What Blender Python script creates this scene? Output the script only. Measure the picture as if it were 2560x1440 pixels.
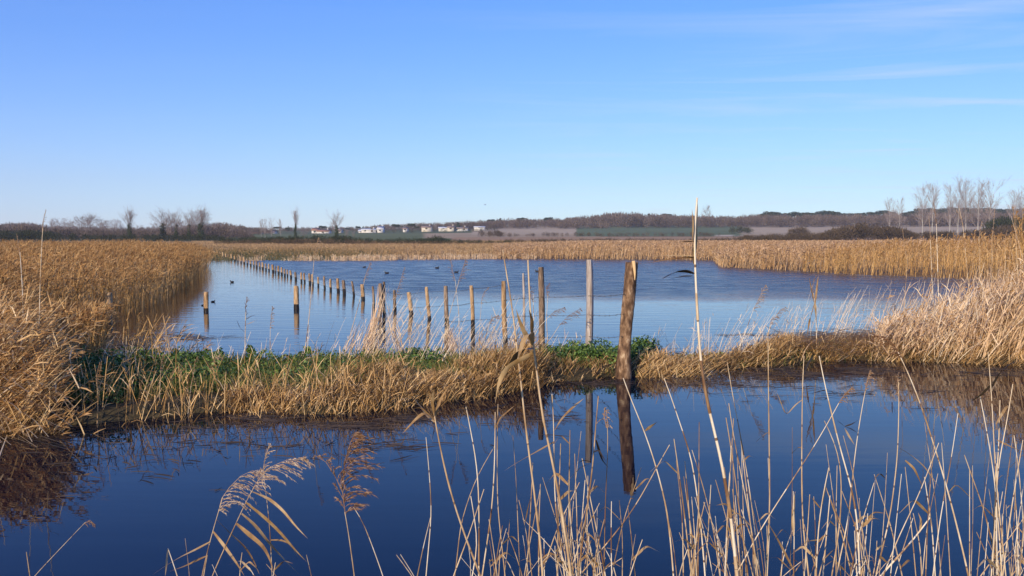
import bpy, math, random
import numpy as np
from mathutils import Vector

# ------------------------------------------------------------------ scene, camera, light
scene = bpy.context.scene
C = scene.collection
for o in list(bpy.data.objects):
    bpy.data.objects.remove(o)

F, H, HOR = 2200.0, 1.72, 588.0            # focal length (px of a 2560 px frame), eye height over the water, horizon row
PITCH = math.atan((720 - HOR) / F)
cam_d = bpy.data.cameras.new('camera')
cam_d.sensor_width = 36.0
cam_d.lens = 36.0 * F / 2560.0
cam_d.clip_start = 0.05
cam_d.clip_end = 6000
cam = bpy.data.objects.new('camera', cam_d)
C.objects.link(cam)
cam.location = (0, 0, H)
cam.rotation_euler = (math.radians(90) - PITCH, 0, 0)
scene.camera = cam

SUN_EL, SUN_AZ = math.radians(24), math.radians(208)   # azimuth clockwise from +Y: behind the camera, to its left
sun_dir = Vector((math.sin(SUN_AZ) * math.cos(SUN_EL), math.cos(SUN_AZ) * math.cos(SUN_EL), math.sin(SUN_EL)))
sd = bpy.data.lights.new('sun', 'SUN')
sd.energy = 5.0
sd.angle = math.radians(0.53)
sd.color = (1.0, 0.83, 0.60)
sun = bpy.data.objects.new('sun', sd)
C.objects.link(sun)
sun.rotation_euler = sun_dir.to_track_quat('Z', 'Y').to_euler()

world = bpy.data.worlds.new('World')
scene.world = world
world.use_nodes = True


SAT, GAM = 1.25, 0.5
CH_POW = (1.35, 1.6, 1.0)


def build_sky():
    nt = world.node_tree
    nt.nodes.clear()
    N, L = nt.nodes.new, nt.links.new
    out = N('ShaderNodeOutputWorld')
    bg = N('ShaderNodeBackground')
    bg.inputs['Strength'].default_value = 0.10
    sky = N('ShaderNodeTexSky')
    sky.sky_type = 'NISHITA'
    sky.sun_disc = False
    sky.sun_elevation = SUN_EL
    sky.sun_rotation = SUN_AZ
    sky.altitude = 0
    sky.air_density = 1.0
    sky.dust_density = 0.1
    sky.ozone_density = 5.0
    gain = N('ShaderNodeMix'); gain.data_type = 'RGBA'; gain.blend_type = 'MULTIPLY'
    gain.inputs[0].default_value = 1.0
    gain.inputs[7].default_value = (1.0, 1.0, 1.0, 1)
    hsv = N('ShaderNodeHueSaturation'); hsv.inputs['Saturation'].default_value = SAT
    L(sky.outputs[0], hsv.inputs['Color'])
    gm = N('ShaderNodeGamma'); gm.inputs[1].default_value = GAM; L(hsv.outputs[0], gm.inputs[0])
    sc_ = N('ShaderNodeSeparateColor'); L(gm.outputs[0], sc_.inputs[0])
    cc_ = N('ShaderNodeCombineColor')
    for i_, e_ in enumerate(CH_POW):
        pw = N('ShaderNodeMath'); pw.operation = 'POWER'; pw.inputs[1].default_value = e_
        L(sc_.outputs[i_], pw.inputs[0]); L(pw.outputs[0], cc_.inputs[i_])
    L(cc_.outputs[0], gain.inputs[6])
    # thin cirrus: streaky noise on a flat layer far overhead
    tc = N('ShaderNodeTexCoord')
    sep = N('ShaderNodeSeparateXYZ'); L(tc.outputs['Generated'], sep.inputs[0])
    zc = N('ShaderNodeMath'); zc.operation = 'MAXIMUM'; zc.inputs[1].default_value = 0.03
    L(sep.outputs[2], zc.inputs[0])
    dx = N('ShaderNodeMath'); dx.operation = 'DIVIDE'; L(sep.outputs[0], dx.inputs[0]); L(zc.outputs[0], dx.inputs[1])
    dy = N('ShaderNodeMath'); dy.operation = 'DIVIDE'; L(sep.outputs[1], dy.inputs[0]); L(zc.outputs[0], dy.inputs[1])
    cmb = N('ShaderNodeCombineXYZ'); L(dx.outputs[0], cmb.inputs[0]); L(dy.outputs[0], cmb.inputs[1])
    mp = N('ShaderNodeMapping')
    mp.inputs['Location'].default_value = (11, 9, 0)
    mp.inputs['Rotation'].default_value = (0, 0, math.radians(24))
    mp.inputs['Scale'].default_value = (0.22, 0.62, 1)
    L(cmb.outputs[0], mp.inputs[0])
    n1 = N('ShaderNodeTexNoise'); n1.inputs['Scale'].default_value = 1.25; n1.inputs['Detail'].default_value = 9
    n1.inputs['Roughness'].default_value = 0.58; n1.inputs['Distortion'].default_value = 1.1
    L(mp.outputs[0], n1.inputs['Vector'])
    r1 = N('ShaderNodeMapRange'); r1.inputs[1].default_value = 0.50; r1.inputs[2].default_value = 0.82
    L(n1.outputs[0], r1.inputs[0])
    # cirrus lies mostly to the right of the view
    side = N('ShaderNodeMapRange'); side.inputs[1].default_value = -0.10; side.inputs[2].default_value = 0.45
    side.inputs[3].default_value = 0.04; side.inputs[4].default_value = 1.0
    L(sep.outputs[0], side.inputs[0])
    mm = N('ShaderNodeMath'); mm.operation = 'MULTIPLY'; L(r1.outputs[0], mm.inputs[0]); L(side.outputs[0], mm.inputs[1])
    mk = N('ShaderNodeMath'); mk.operation = 'MULTIPLY'; mk.inputs[1].default_value = 0.75; L(mm.outputs[0], mk.inputs[0])
    cl = N('ShaderNodeMix'); cl.data_type = 'RGBA'
    cl.inputs[7].default_value = (7.4, 8.2, 9.6, 1)
    L(mk.outputs[0], cl.inputs[0]); L(gain.outputs[2], cl.inputs[6])
    L(cl.outputs[2], bg.inputs['Color'])
    L(bg.outputs[0], out.inputs['Surface'])
    return gain


sky_gain = build_sky()
sky_gain.inputs[7].default_value = (2.08, 1.90, 4.4, 1)

vs = scene.view_settings
vs.view_transform = 'Standard'
vs.look = 'None'
vs.exposure = 0.0
vs.gamma = 1.0
vs.use_curve_mapping = False
scene.cycles.max_bounces = 6
scene.cycles.diffuse_bounces = 2
scene.cycles.glossy_bounces = 3
scene.cycles.transparent_max_bounces = 8
scene.cycles.transmission_bounces = 3
scene.cycles.volume_bounces = 0
scene.cycles.use_denoising = True

# ------------------------------------------------------------------ helpers
SP, CP = math.sin(PITCH), math.cos(PITCH)


def ray(px, py):
    u, v = (px - 1280) / F, (720 - py) / F
    return Vector((u, CP + v * SP, -SP + v * CP))


def at(px, py, Y):
    """point seen at that pixel at distance Y"""
    d = ray(px, py)
    return Vector((0, 0, H)) + d * (Y / d.y)


def ground(px, py, z=0.0):
    d = ray(px, py)
    return Vector((0, 0, H)) + d * ((z - H) / d.z)


def tag(o, label=None, cat=None, group=None, kind=None):
    if label: o['label'] = label
    if cat: o['category'] = cat
    if group: o['group'] = group
    if kind: o['kind'] = kind
    return o


def empty(name, loc=(0, 0, 0)):
    o = bpy.data.objects.new(name, None)
    C.objects.link(o)
    o.location = loc
    o.empty_display_size = 0.1
    return o


class MB:
    """collects ribbons, quads, tubes as numpy blocks; build() links ONE mesh object"""

    def __init__(self):
        self.v, self.f, self.m, self.t, self.n = [], [], [], [], 0

    def raw(self, verts, faces, tint=0.5, mat=0):
        verts = np.asarray(verts, dtype=np.float32).reshape(-1, 3)
        faces = np.asarray(faces, dtype=np.int64)
        if len(verts) == 0 or len(faces) == 0:
            return
        if faces.shape[1] == 3:
            faces = np.concatenate([faces, np.full((len(faces), 1), -1)], 1)
        fa = np.where(faces >= 0, faces + self.n, -1)
        self.v.append(verts)
        self.f.append(fa)
        self.m.append(np.full(len(fa), mat, dtype=np.int32))
        self.t.append(np.broadcast_to(np.asarray(tint, dtype=np.float32), (len(verts),)).copy())
        self.n += len(verts)

    def ribbons(self, P, W, S, tint=0.5, mat=0):
        """P (N,K,3) centre lines, W (N,K) or scalar half widths, S (N,3) side vectors"""
        P = np.asarray(P, dtype=np.float32)
        n, k, _ = P.shape
        if n == 0:
            return
        W = np.broadcast_to(np.asarray(W, dtype=np.float32), (n, k))
        S = np.asarray(S, dtype=np.float32)[:, None, :] * W[..., None]
        V = np.stack([P - S, P + S], 2).reshape(-1, 3)
        idx = (np.arange(n)[:, None] * k * 2 + np.arange(k - 1)[None, :] * 2)
        Fq = np.stack([idx, idx + 1, idx + 3, idx + 2], -1).reshape(-1, 4)
        T = np.repeat(np.broadcast_to(np.asarray(tint, dtype=np.float32), (n,)), k * 2)
        self.raw(V, Fq, T, mat)

    def tube(self, pts, rad, sides=7, tint=0.5, mat=0, cap=True, squash=None):
        pts = [Vector(p) for p in pts]
        n = len(pts)
        V, T = [], []
        prev = None
        for i, p in enumerate(pts):
            d = (pts[min(i + 1, n - 1)] - pts[max(i - 1, 0)]).normalized()
            if prev is None:
                a = Vector((1, 0, 0)) if abs(d.x) < 0.8 else Vector((0, 1, 0))
            else:
                a = prev
            u = (a - d * a.dot(d)).normalized()
            w = d.cross(u)
            prev = u
            r = rad[i] if hasattr(rad, '__len__') else rad
            for s in range(sides):
                an = 2 * math.pi * s / sides
                rr = r[s] if hasattr(r, '__len__') else r
                c1, s1 = math.cos(an) * rr, math.sin(an) * rr
                if squash: s1 *= squash
                V.append(p + u * c1 + w * s1)
        Fq = []
        for i in range(n - 1):
            for s in range(sides):
                a, b = i * sides + s, i * sides + (s + 1) % sides
                Fq.append((a, b, b + sides, a + sides))
        self.raw([tuple(v) for v in V], Fq, tint, mat)
        if cap:
            for e, base in ((0, 0), (n - 1, (n - 1) * sides)):
                c = pts[e]
                vv = [tuple(c)] + [tuple(V[base + s]) for s in range(sides)]
                ff = [(0, 1 + s, 1 + (s + 1) % sides) if e else (0, 1 + (s + 1) % sides, 1 + s) for s in range(sides)]
                self.raw(vv, ff, tint, mat)

    def box(self, c, s, tint=0.5, mat=0):
        x, y, z = c
        a, b, h = s[0] / 2, s[1] / 2, s[2] / 2
        V = [(x + i * a, y + j * b, z + k * h) for k in (-1, 1) for j in (-1, 1) for i in (-1, 1)]
        self.raw(V, [(0, 2, 3, 1), (4, 5, 7, 6), (0, 1, 5, 4), (2, 6, 7, 3), (0, 4, 6, 2), (1, 3, 7, 5)], tint, mat)

    def build(self, name, mats, parent=None, smooth=False):
        me = bpy.data.meshes.new(name)
        V = np.concatenate(self.v)
        Fa = np.concatenate(self.f)
        Mi = np.concatenate(self.m)
        T = np.concatenate(self.t)
        tot = (Fa >= 0).sum(1).astype(np.int32)
        loops = Fa[Fa >= 0].astype(np.int32)
        me.vertices.add(len(V))
        me.vertices.foreach_set('co', V.ravel())
        me.loops.add(len(loops))
        me.loops.foreach_set('vertex_index', loops)
        me.polygons.add(len(Fa))
        st = np.concatenate([[0], np.cumsum(tot)[:-1]]).astype(np.int32)
        me.polygons.foreach_set('loop_start', st)
        me.polygons.foreach_set('loop_total', tot)
        me.polygons.foreach_set('material_index', Mi)
        if smooth:
            me.polygons.foreach_set('use_smooth', np.ones(len(Fa), dtype=bool))
        for m in (mats if isinstance(mats, (list, tuple)) else [mats]):
            me.materials.append(m)
        at_ = me.attributes.new('tint', 'FLOAT', 'POINT')
        at_.data.foreach_set('value', T)
        me.update(calc_edges=True)
        me.validate()
        o = bpy.data.objects.new(name, me)
        C.objects.link(o)
        if parent is not None:
            o.parent = parent
        return o


def unit(a):
    return a / np.maximum(np.linalg.norm(a, axis=-1, keepdims=True), 1e-9)


def hside(rng, n):
    a = rng.uniform(0, math.pi, n)
    return np.stack([np.cos(a), np.sin(a), np.zeros(n)], -1)


def curve(base, d, length, bend, k):
    """base (N,3), unit direction d, length (N,), bend (N,3) added with t^2"""
    t = np.linspace(0, 1, k)[None, :, None]
    return base[:, None, :] + d[:, None, :] * length[:, None, None] * t + bend[:, None, :] * t ** 2


def smooth(a, b, x):
    t = np.clip((x - a) / (b - a), 0, 1)
    return t * t * (3 - 2 * t)


_ph = np.random.default_rng(5).uniform(0, 6.28, (8, 2))


def wob(x, y, s=1.0):
    """cheap smooth 2-D noise in about -1..1"""
    r = 0
    for i, (a, b) in enumerate(_ph):
        k = s * (0.6 + 0.45 * i)
        r = r + np.sin(x * k * math.cos(a) + y * k * math.sin(a) + b * 3) * (1 / (1 + 0.35 * i))
    return r / 3.2


def in_poly(x, y, poly):
    inside = np.zeros(x.shape, dtype=bool)
    n = len(poly)
    for i in range(n):
        x1, y1 = poly[i]; x2, y2 = poly[(i + 1) % n]
        c = ((y1 > y) != (y2 > y)) & (x < (x2 - x1) * (y - y1) / (y2 - y1 + 1e-12) + x1)
        inside ^= c
    return inside


def dist_poly(x, y, poly):
    d = np.full(x.shape, 1e9)
    n = len(poly)
    for i in range(n):
        x1, y1 = poly[i]; x2, y2 = poly[(i + 1) % n]
        ex, ey = x2 - x1, y2 - y1
        t = np.clip(((x - x1) * ex + (y - y1) * ey) / (ex * ex + ey * ey + 1e-12), 0, 1)
        d = np.minimum(d, np.hypot(x - x1 - t * ex, y - y1 - t * ey))
    return d


# ------------------------------------------------------------------ materials
def new_mat(name):
    m = bpy.data.materials.new(name)
    m.use_nodes = True
    nt = m.node_tree
    nt.nodes.clear()
    return m, nt, nt.nodes.new, nt.links.new


def ramp_mat(name, stops, rough=0.7, trans=0.0, noise=None, noise_amt=0.25, spec=0.3, bump=None):
    """colour from the 'tint' attribute through a ramp, mottled by an object-space noise"""
    m, nt, N, L = new_mat(name)
    out = N('ShaderNodeOutputMaterial')
    at_ = N('ShaderNodeAttribute'); at_.attribute_name = 'tint'
    fac = at_.outputs['Fac']
    tc = None
    if noise:
        tc = N('ShaderNodeTexCoord')
        mp = N('ShaderNodeMapping'); mp.inputs['Scale'].default_value = noise
        L(tc.outputs['Object'], mp.inputs[0])
        nz = N('ShaderNodeTexNoise'); nz.inputs['Scale'].default_value = 1.0; nz.inputs['Detail'].default_value = 5
        nz.inputs['Roughness'].default_value = 0.6
        L(mp.outputs[0], nz.inputs['Vector'])
        ma = N('ShaderNodeMath'); ma.operation = 'MULTIPLY_ADD'
        ma.inputs[1].default_value = noise_amt * 2
        mr_ = N('ShaderNodeMapRange'); mr_.inputs[1].default_value = .34; mr_.inputs[2].default_value = .66
        L(nz.outputs[0], mr_.inputs[0]); L(mr_.outputs[0], ma.inputs[0])
        sb = N('ShaderNodeMath'); sb.operation = 'SUBTRACT'; sb.inputs[1].default_value = noise_amt
        L(fac, sb.inputs[0]); L(sb.outputs[0], ma.inputs[2])
        fac = ma.outputs[0]
    cr = N('ShaderNodeValToRGB')
    el = cr.color_ramp.elements
    while len(el) > 1: el.remove(el[-1])
    for i, (p, c) in enumerate(stops):
        e = el[0] if i == 0 else el.new(p)
        e.position = p
        e.color = (*c, 1)
    L(fac, cr.inputs[0])
    pb = N('ShaderNodeBsdfPrincipled')
    pb.inputs['Roughness'].default_value = rough
    pb.inputs['Specular IOR Level'].default_value = spec
    L(cr.outputs[0], pb.inputs['Base Color'])
    if bump and noise:
        bp = N('ShaderNodeBump'); bp.inputs['Strength'].default_value = bump[0]; bp.inputs['Distance'].default_value = bump[1]
        L(nz.outputs[0], bp.inputs['Height']); L(bp.outputs[0], pb.inputs['Normal'])
    if trans > 0:
        tr = N('ShaderNodeBsdfTranslucent'); L(cr.outputs[0], tr.inputs[0])
        mx = N('ShaderNodeMixShader'); mx.inputs[0].default_value = trans
        L(pb.outputs[0], mx.inputs[1]); L(tr.outputs[0], mx.inputs[2])
        L(mx.outputs[0], out.inputs[0])
    else:
        L(pb.outputs[0], out.inputs[0])
    return m


M = {}
M['reed_bed'] = ramp_mat('reed_bed', [(0, (.22, .11, .03)), (.5, (.70, .41, .14)), (1, (.88, .60, .27))], .75, .25)
M['reed_plume'] = ramp_mat('reed_plume', [(0, (.15, .07, .025)), (.6, (.45, .245, .09)), (1, (.68, .44, .21))], .85, .28)
M['reed_pale'] = ramp_mat('reed_pale', [(0, (.28, .16, .08)), (.5, (.78, .53, .30)), (1, (.92, .74, .50))], .6, .2)
M['reed_tan'] = ramp_mat('reed_tan', [(0, (.20, .10, .035)), (.5, (.74, .47, .20)), (1, (.92, .70, .40))], .6, .2)
M['reed_far'] = ramp_mat('reed_far', [(0, (.22, .12, .05)), (.5, (.60, .37, .17)), (1, (.80, .56, .32))], .8, .25)
M['plume_far'] = ramp_mat('plume_far', [(0, (.20, .11, .06)), (.6, (.52, .33, .19)), (1, (.70, .50, .33))], .85, .25)
M['straw'] = ramp_mat('straw', [(0, (.10, .05, .015)), (.5, (.58, .34, .125)), (1, (.92, .66, .34))], .65, .18)
M['stem'] = ramp_mat('reed_stem', [(0, (.18, .09, .04)), (.35, (.44, .28, .14)), (.7, (.66, .50, .31)), (1, (.80, .69, .52))],
                     .45, 0, noise=(55, 55, 9), noise_amt=.28, spec=.5)
M['node_ring'] = ramp_mat('node_ring', [(0, (.14, .08, .04)), (1, (.24, .15, .09))], .6)
M['leaf_dry'] = ramp_mat('leaf_dry', [(0, (.13, .06, .02)), (.5, (.38, .22, .08)), (1, (.62, .45, .24))], .6, .22,
                         noise=(30, 30, 12), noise_amt=.25)
M['leaf_dark'] = ramp_mat('leaf_dark', [(0, (.016, .014, .013)), (1, (.05, .035, .02))], .5)  # near-black; on the tallest reed the shade of leaf undersides, put into colour
M['plume_near'] = ramp_mat('plume_near', [(0, (.20, .09, .04)), (.5, (.42, .26, .15)), (1, (.72, .58, .42))], .8, .3)
M['green'] = ramp_mat('bank_leaves', [(0, (.012, .03, .006)), (.5, (.075, .15, .024)), (1, (.24, .33, .08))], .55, .2)
M['grass'] = ramp_mat('bank_grass', [(0, (.05, .09, .014)), (.5, (.17, .19, .04)), (1, (.46, .36, .13))], .7, .2)
M['twig'] = ramp_mat('bare_twigs', [(0, (.13, .10, .09)), (.5, (.27, .21, .19)), (1, (.42, .34, .31))], .9)
M['poplar_twig'] = ramp_mat('poplar_twigs', [(0, (.18, .14, .13)), (.5, (.32, .26, .24)), (1, (.48, .40, .37))], .9)
M['wood_twig'] = ramp_mat('wood_twigs', [(0, (.05, .036, .03)), (.5, (.12, .088, .072)), (1, (.21, .16, .125))], .95)
M['poplar_bark'] = ramp_mat('poplar_bark', [(0, (.20, .18, .16)), (1, (.48, .45, .40))], .85, noise=(2, 2, .6), noise_amt=.3)
M['tree_bark'] = ramp_mat('tree_bark', [(0, (.06, .045, .035)), (1, (.17, .13, .10))], .9, noise=(2, 2, .6), noise_amt=.3)
M['pine'] = ramp_mat('pine_needles', [(0, (.008, .018, .010)), (.5, (.022, .045, .022)), (1, (.05, .085, .04))], .8)
M['ivy'] = ramp_mat('ivy_leaves', [(0, (.010, .020, .006)), (.5, (.028, .050, .016)), (1, (.06, .09, .03))], .6)
M['hedge'] = ramp_mat('hedge_twigs', [(0, (.028, .022, .014)), (.5, (.075, .052, .032)), (1, (.15, .105, .06))], .9)
M['hedge_green'] = ramp_mat('hedge_leaves', [(0, (.012, .018, .008)), (.6, (.035, .045, .02)), (1, (.08, .08, .04))], .9)
M['marsh'] = ramp_mat('marsh_grass', [(0, (.13, .11, .04)), (.45, (.38, .235, .11)), (1, (.62, .43, .24))], .85, .15)
M['post_pale'] = ramp_mat('peeled_wood', [(0, (.09, .045, .02)), (.42, (.36, .22, .105)), (1, (.66, .48, .29))], .8,
                          noise=(28, 28, 5), noise_amt=.34, bump=(.6, .01))
M['post_dark'] = ramp_mat('weathered_wood', [(0, (.045, .03, .02)), (.5, (.22, .15, .10)), (1, (.42, .32, .23))], .85,
                          noise=(30, 30, 6), noise_amt=.42, bump=(.7, .012))
M['post_grey'] = ramp_mat('silver_wood', [(0, (.16, .115, .09)), (.5, (.42, .35, .30)), (1, (.66, .60, .55))], .75,
                          noise=(45, 45, 4), noise_amt=.38, bump=(.4, .006))
M['wet'] = ramp_mat('wet_wood', [(0, (.012, .008, .006)), (1, (.03, .02, .014))], .35, spec=.5)
M['bark'] = ramp_mat('log_bark', [(0, (.045, .024, .014)), (.4, (.15, .082, .042)), (.7, (.31, .19, .105)), (1, (.66, .50, .32))], .8,
                     noise=(16, 16, 7), noise_amt=.42, bump=(1.0, .02))
M['splinter'] = ramp_mat('fresh_wood', [(0, (.62, .38, .16)), (1, (.84, .58, .30))], .7, noise=(60, 60, 8), noise_amt=.2)
M['wire'] = ramp_mat('rusty_wire', [(0, (.05, .04, .035)), (1, (.12, .085, .06))], .6)
M['coot'] = ramp_mat('black_feathers', [(0, (.012, .012, .014)), (1, (.04, .038, .04))], .7)
M['bill'] = ramp_mat('white_bill', [(0, (.7, .66, .6)), (1, (.8, .75, .7))], .5)
M['wall_white'] = ramp_mat('white_render', [(0, (.52, .50, .46)), (1, (.70, .67, .62))], .9)
M['wall_cream'] = ramp_mat('cream_render', [(0, (.50, .44, .35)), (1, (.68, .61, .50))], .9)
M['tile'] = ramp_mat('clay_tiles', [(0, (.26, .12, .075)), (1, (.40, .21, .14))], .85)
M['tile_dull'] = ramp_mat('dull_tiles', [(0, (.22, .15, .12)), (1, (.34, .25, .20))], .85)
M['sheet'] = ramp_mat('metal_sheet', [(0, (.55, .56, .57)), (1, (.7, .7, .7))], .5)
M['glass'] = ramp_mat('window_glass', [(0, (.03, .035, .045)), (1, (.05, .055, .065))], .15, spec=.6)
M['door'] = ramp_mat('house_door', [(0, (.10, .07, .05)), (1, (.16, .11, .08))], .6)
M['debris'] = ramp_mat('floating_debris', [(0, (.015, .011, .008)), (1, (.09, .06, .035))], .7)


def ground_mat():
    m, nt, N, L = new_mat('marsh_ground')
    out = N('ShaderNodeOutputMaterial')
    at_ = N('ShaderNodeAttribute'); at_.attribute_name = 'field'
    ge = N('ShaderNodeNewGeometry')
    n1 = N('ShaderNodeTexNoise'); n1.inputs['Scale'].default_value = .35; n1.inputs['Detail'].default_value = 8
    n1.inputs['Roughness'].default_value = .65
    L(ge.outputs['Position'], n1.inputs['Vector'])
    n2 = N('ShaderNodeTexNoise'); n2.inputs['Scale'].default_value = 14; n2.inputs['Detail'].default_value = 4
    L(ge.outputs['Position'], n2.inputs['Vector'])
    ad = N('ShaderNodeMath'); ad.operation = 'ADD'; L(n1.outputs[0], ad.inputs[0]); L(n2.outputs[0], ad.inputs[1])
    mr = N('ShaderNodeMapRange'); mr.inputs[1].default_value = .6; mr.inputs[2].default_value = 1.4
    mr.inputs[3].default_value = .6; mr.inputs[4].default_value = 1.4
    L(ad.outputs[0], mr.inputs[0])
    vm = N('ShaderNodeVectorMath'); vm.operation = 'SCALE'
    L(at_.outputs['Color'], vm.inputs[0]); L(mr.outputs[0], vm.inputs['Scale'])
    pb = N('ShaderNodeBsdfPrincipled'); pb.inputs['Roughness'].default_value = .95
    pb.inputs['Specular IOR Level'].default_value = .1
    L(vm.outputs[0], pb.inputs['Base Color'])
    bp = N('ShaderNodeBump'); bp.inputs['Strength'].default_value = .6; bp.inputs['Distance'].default_value = .05
    L(n2.outputs[0], bp.inputs['Height']); L(bp.outputs[0], pb.inputs['Normal'])
    L(pb.outputs[0], out.inputs[0])
    return m


FENCE_K = 0.4165           # the long fence runs x = 1.37 - FENCE_K * (y - 10.75)


def water_mat():
    m, nt, N, L = new_mat('flood_water')

    def math_(op, a, b=None, c=None):
        n = N('ShaderNodeMath'); n.operation = op
        for i, v in enumerate((a, b, c)):
            if v is None: continue
            if isinstance(v, (int, float)): n.inputs[i].default_value = v
            else: L(v, n.inputs[i])
        return n.outputs[0]

    def rng_(v, a, b, c=0.0, d=1.0):
        n = N('ShaderNodeMapRange'); n.interpolation_type = 'SMOOTHSTEP'
        n.inputs[1].default_value, n.inputs[2].default_value = a, b
        n.inputs[3].default_value, n.inputs[4].default_value = c, d
        L(v, n.inputs[0])
        return n.outputs[0]

    out = N('ShaderNodeOutputMaterial')
    ge = N('ShaderNodeNewGeometry')
    sp = N('ShaderNodeSeparateXYZ'); L(ge.outputs['Position'], sp.inputs[0])
    # wind patch on the open pond: right of the long fence, beyond its shelter
    big = N('ShaderNodeTexNoise'); big.inputs['Scale'].default_value = .22; big.inputs['Detail'].default_value = 3
    L(ge.outputs['Position'], big.inputs['Vector'])
    wobv = math_('MULTIPLY', math_('SUBTRACT', big.outputs[0], .5), 7.0)
    a = rng_(math_('ADD', sp.outputs[1], wobv), 21.5, 28.0)
    line = math_('ADD', sp.outputs[0], math_('MULTIPLY', math_('SUBTRACT', sp.outputs[1], 10.75), FENCE_K))
    b = rng_(math_('ADD', line, math_('MULTIPLY', wobv, .25)), 1.2, 3.0)
    wind = math_('MULTIPLY', a, b)
    mp = N('ShaderNodeMapping'); mp.inputs['Scale'].default_value = (1.4, 3.2, 1)
    L(ge.outputs['Position'], mp.inputs[0])
    n1 = N('ShaderNodeTexNoise'); n1.inputs['Scale'].default_value = 1.5; n1.inputs['Detail'].default_value = 6
    n1.inputs['Roughness'].default_value = .62
    L(mp.outputs[0], n1.inputs['Vector'])
    mp2 = N('ShaderNodeMapping'); mp2.inputs['Scale'].default_value = (.55, 3.0, 1); mp2.inputs['Rotation'].default_value = (0, 0, .1)
    L(ge.outputs['Position'], mp2.inputs[0])
    n2 = N('ShaderNodeTexNoise'); n2.inputs['Scale'].default_value = 1.6; n2.inputs['Detail'].default_value = 3
    L(mp2.outputs[0], n2.inputs['Vector'])
    calm_amt = rng_(sp.outputs[1], 9.0, 13.0, .0010, .007)
    h = math_('ADD', math_('MULTIPLY', n2.outputs[0], calm_amt), math_('MULTIPLY', math_('MULTIPLY', n1.outputs[0], wind), .055))
    bp = N('ShaderNodeBump'); bp.inputs['Strength'].default_value = 1.0; bp.inputs['Distance'].default_value = 1.0
    L(h, bp.inputs['Height'])
    pb = N('ShaderNodeBsdfPrincipled')
    pb.inputs['Base Color'].default_value = (.001, .003, .012, 1)
    pb.inputs['IOR'].default_value = 1.333
    pb.inputs['Specular IOR Level'].default_value = .36
    pb.inputs['Specular Tint'].default_value = (.96, .97, 1, 1)
    gust = N('ShaderNodeTexNoise'); gust.inputs['Scale'].default_value = 1.0; gust.inputs['Detail'].default_value = 5
    mp3 = N('ShaderNodeMapping'); mp3.inputs['Scale'].default_value = (.9, 1.3, 1)
    L(ge.outputs['Position'], mp3.inputs[0]); L(mp3.outputs[0], gust.inputs['Vector'])
    rr = math_('MULTIPLY', wind, rng_(gust.outputs[0], .3, .7, .15, .30))
    L(math_('ADD', rr, .004), pb.inputs['Roughness'])
    L(bp.outputs[0], pb.inputs['Normal'])
    L(pb.outputs[0], out.inputs[0])
    return m


# ------------------------------------------------------------------ the lie of the land
g = lambda px, py: tuple(ground(px, py).xy)
FRONT = [g(*p) for p in [(-900, 1120), (-300, 1095), (0, 1080), (200, 1072), (400, 1052), (600, 1040), (800, 1048), (1000, 1030), (1200, 1003),
                         (1400, 962), (1560, 948), (1700, 948), (1850, 925), (1950, 918), (2100, 903), (2300, 908), (2560, 920), (3100, 930)]]
BACK = [g(*p) for p in [(-900, 890), (-300, 885), (0, 880), (200, 890), (400, 908), (600, 912), (800, 910), (1000, 905), (1200, 898),
                        (1400, 890), (1560, 888), (1660, 902), (1850, 884), (1950, 870), (2100, 862), (2300, 850), (2560, 800), (3100, 780)]]
FRONT.sort(); BACK.sort()
FX, FY = np.array(FRONT).T
BX, BY = np.array(BACK).T
POND = [(-9.5, 12), (-7.0, 13.6), (-7.6, 16.5), (-8.2, 19), (-9.0, 22.5), (-10.9, 29), (-13.0, 37), (-19.5, 56), g(560, 652), g(700, 652), g(860, 652), g(1000, 650),
        g(1250, 647.5), g(1500, 649), g(1780, 651), g(1800, 668), g(1950, 676), g(2100, 686), g(2350, 696), (18.2, 31.5), (17.5, 28), (14.5, 23.5), (11, 18.5),
        (8.3, 14.8), (6.5, 12.2), (2, 10.5), (-4, 10)]


def slope_side(x, y):
    u = x / np.maximum(y, 30)
    return .62 + .42 * smooth(-.25, .15, u) + .10 * smooth(.2, .5, u)


def land(x, y):
    x, y = np.asarray(x, float), np.asarray(y, float)
    d = np.maximum(y, 0)
    z = .10 + slope_side(x, y) * np.interp(d, [0, 220, 350, 450, 600, 800, 1100, 2000], [0, 0, 1.2, 3.1, 6.4, 10.8, 13, 14])
    z = z + .04 * wob(x, y, .8) * (d < 220)
    # the flooded pond
    ins = in_poly(x, y, POND)
    dp = dist_poly(x, y, POND)
    sd_ = np.where(ins, -dp, dp)
    pond = smooth(.5, -1.2, sd_)
    z = z * (1 - pond) - .42 * pond
    # reed beds stand in shallow water
    wetL = smooth(3.5, 0, sd_) * (y > 12.5) * (1 - pond)
    z = z - .12 * wetL
    # ditch between the near bank and the strip
    fy = np.interp(x, FX, FY) + .12 * wob(x, y * 0, 3.0)
    by = np.interp(x, BX, BY) + .15 * wob(x, y * 0 + 7, 2.2)
    ditch = smooth(3.7, 4.5, y) * smooth(fy + .2, fy - .7, y)
    z = np.where(y < fy + .2, .14, z)
    z = z * (1 - ditch) - .45 * ditch
    # the strip itself
    mid = smooth(fy - .25, fy + .45, y) * smooth(by + .25, by - .4, y)
    px = x / np.maximum(y, 1) * F + 1280
    hh = .10 + .04 * wob(x, y, 3.5) - .075 * smooth(1600, 1680, px) * smooth(1960, 1840, px)
    strip = (y > fy - .3) & (y < by + .3)
    z = np.where(strip, np.maximum(np.minimum(z, -.3) * (1 - mid) + hh * mid, np.where(y > by, z, -1)), z)
    near = smooth(4.2, 2.6, y)
    z = np.where(y < 4.5, z * (1 - near) + (.16 + .03 * wob(x, y, 3)) * near, z)
    return z


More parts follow.
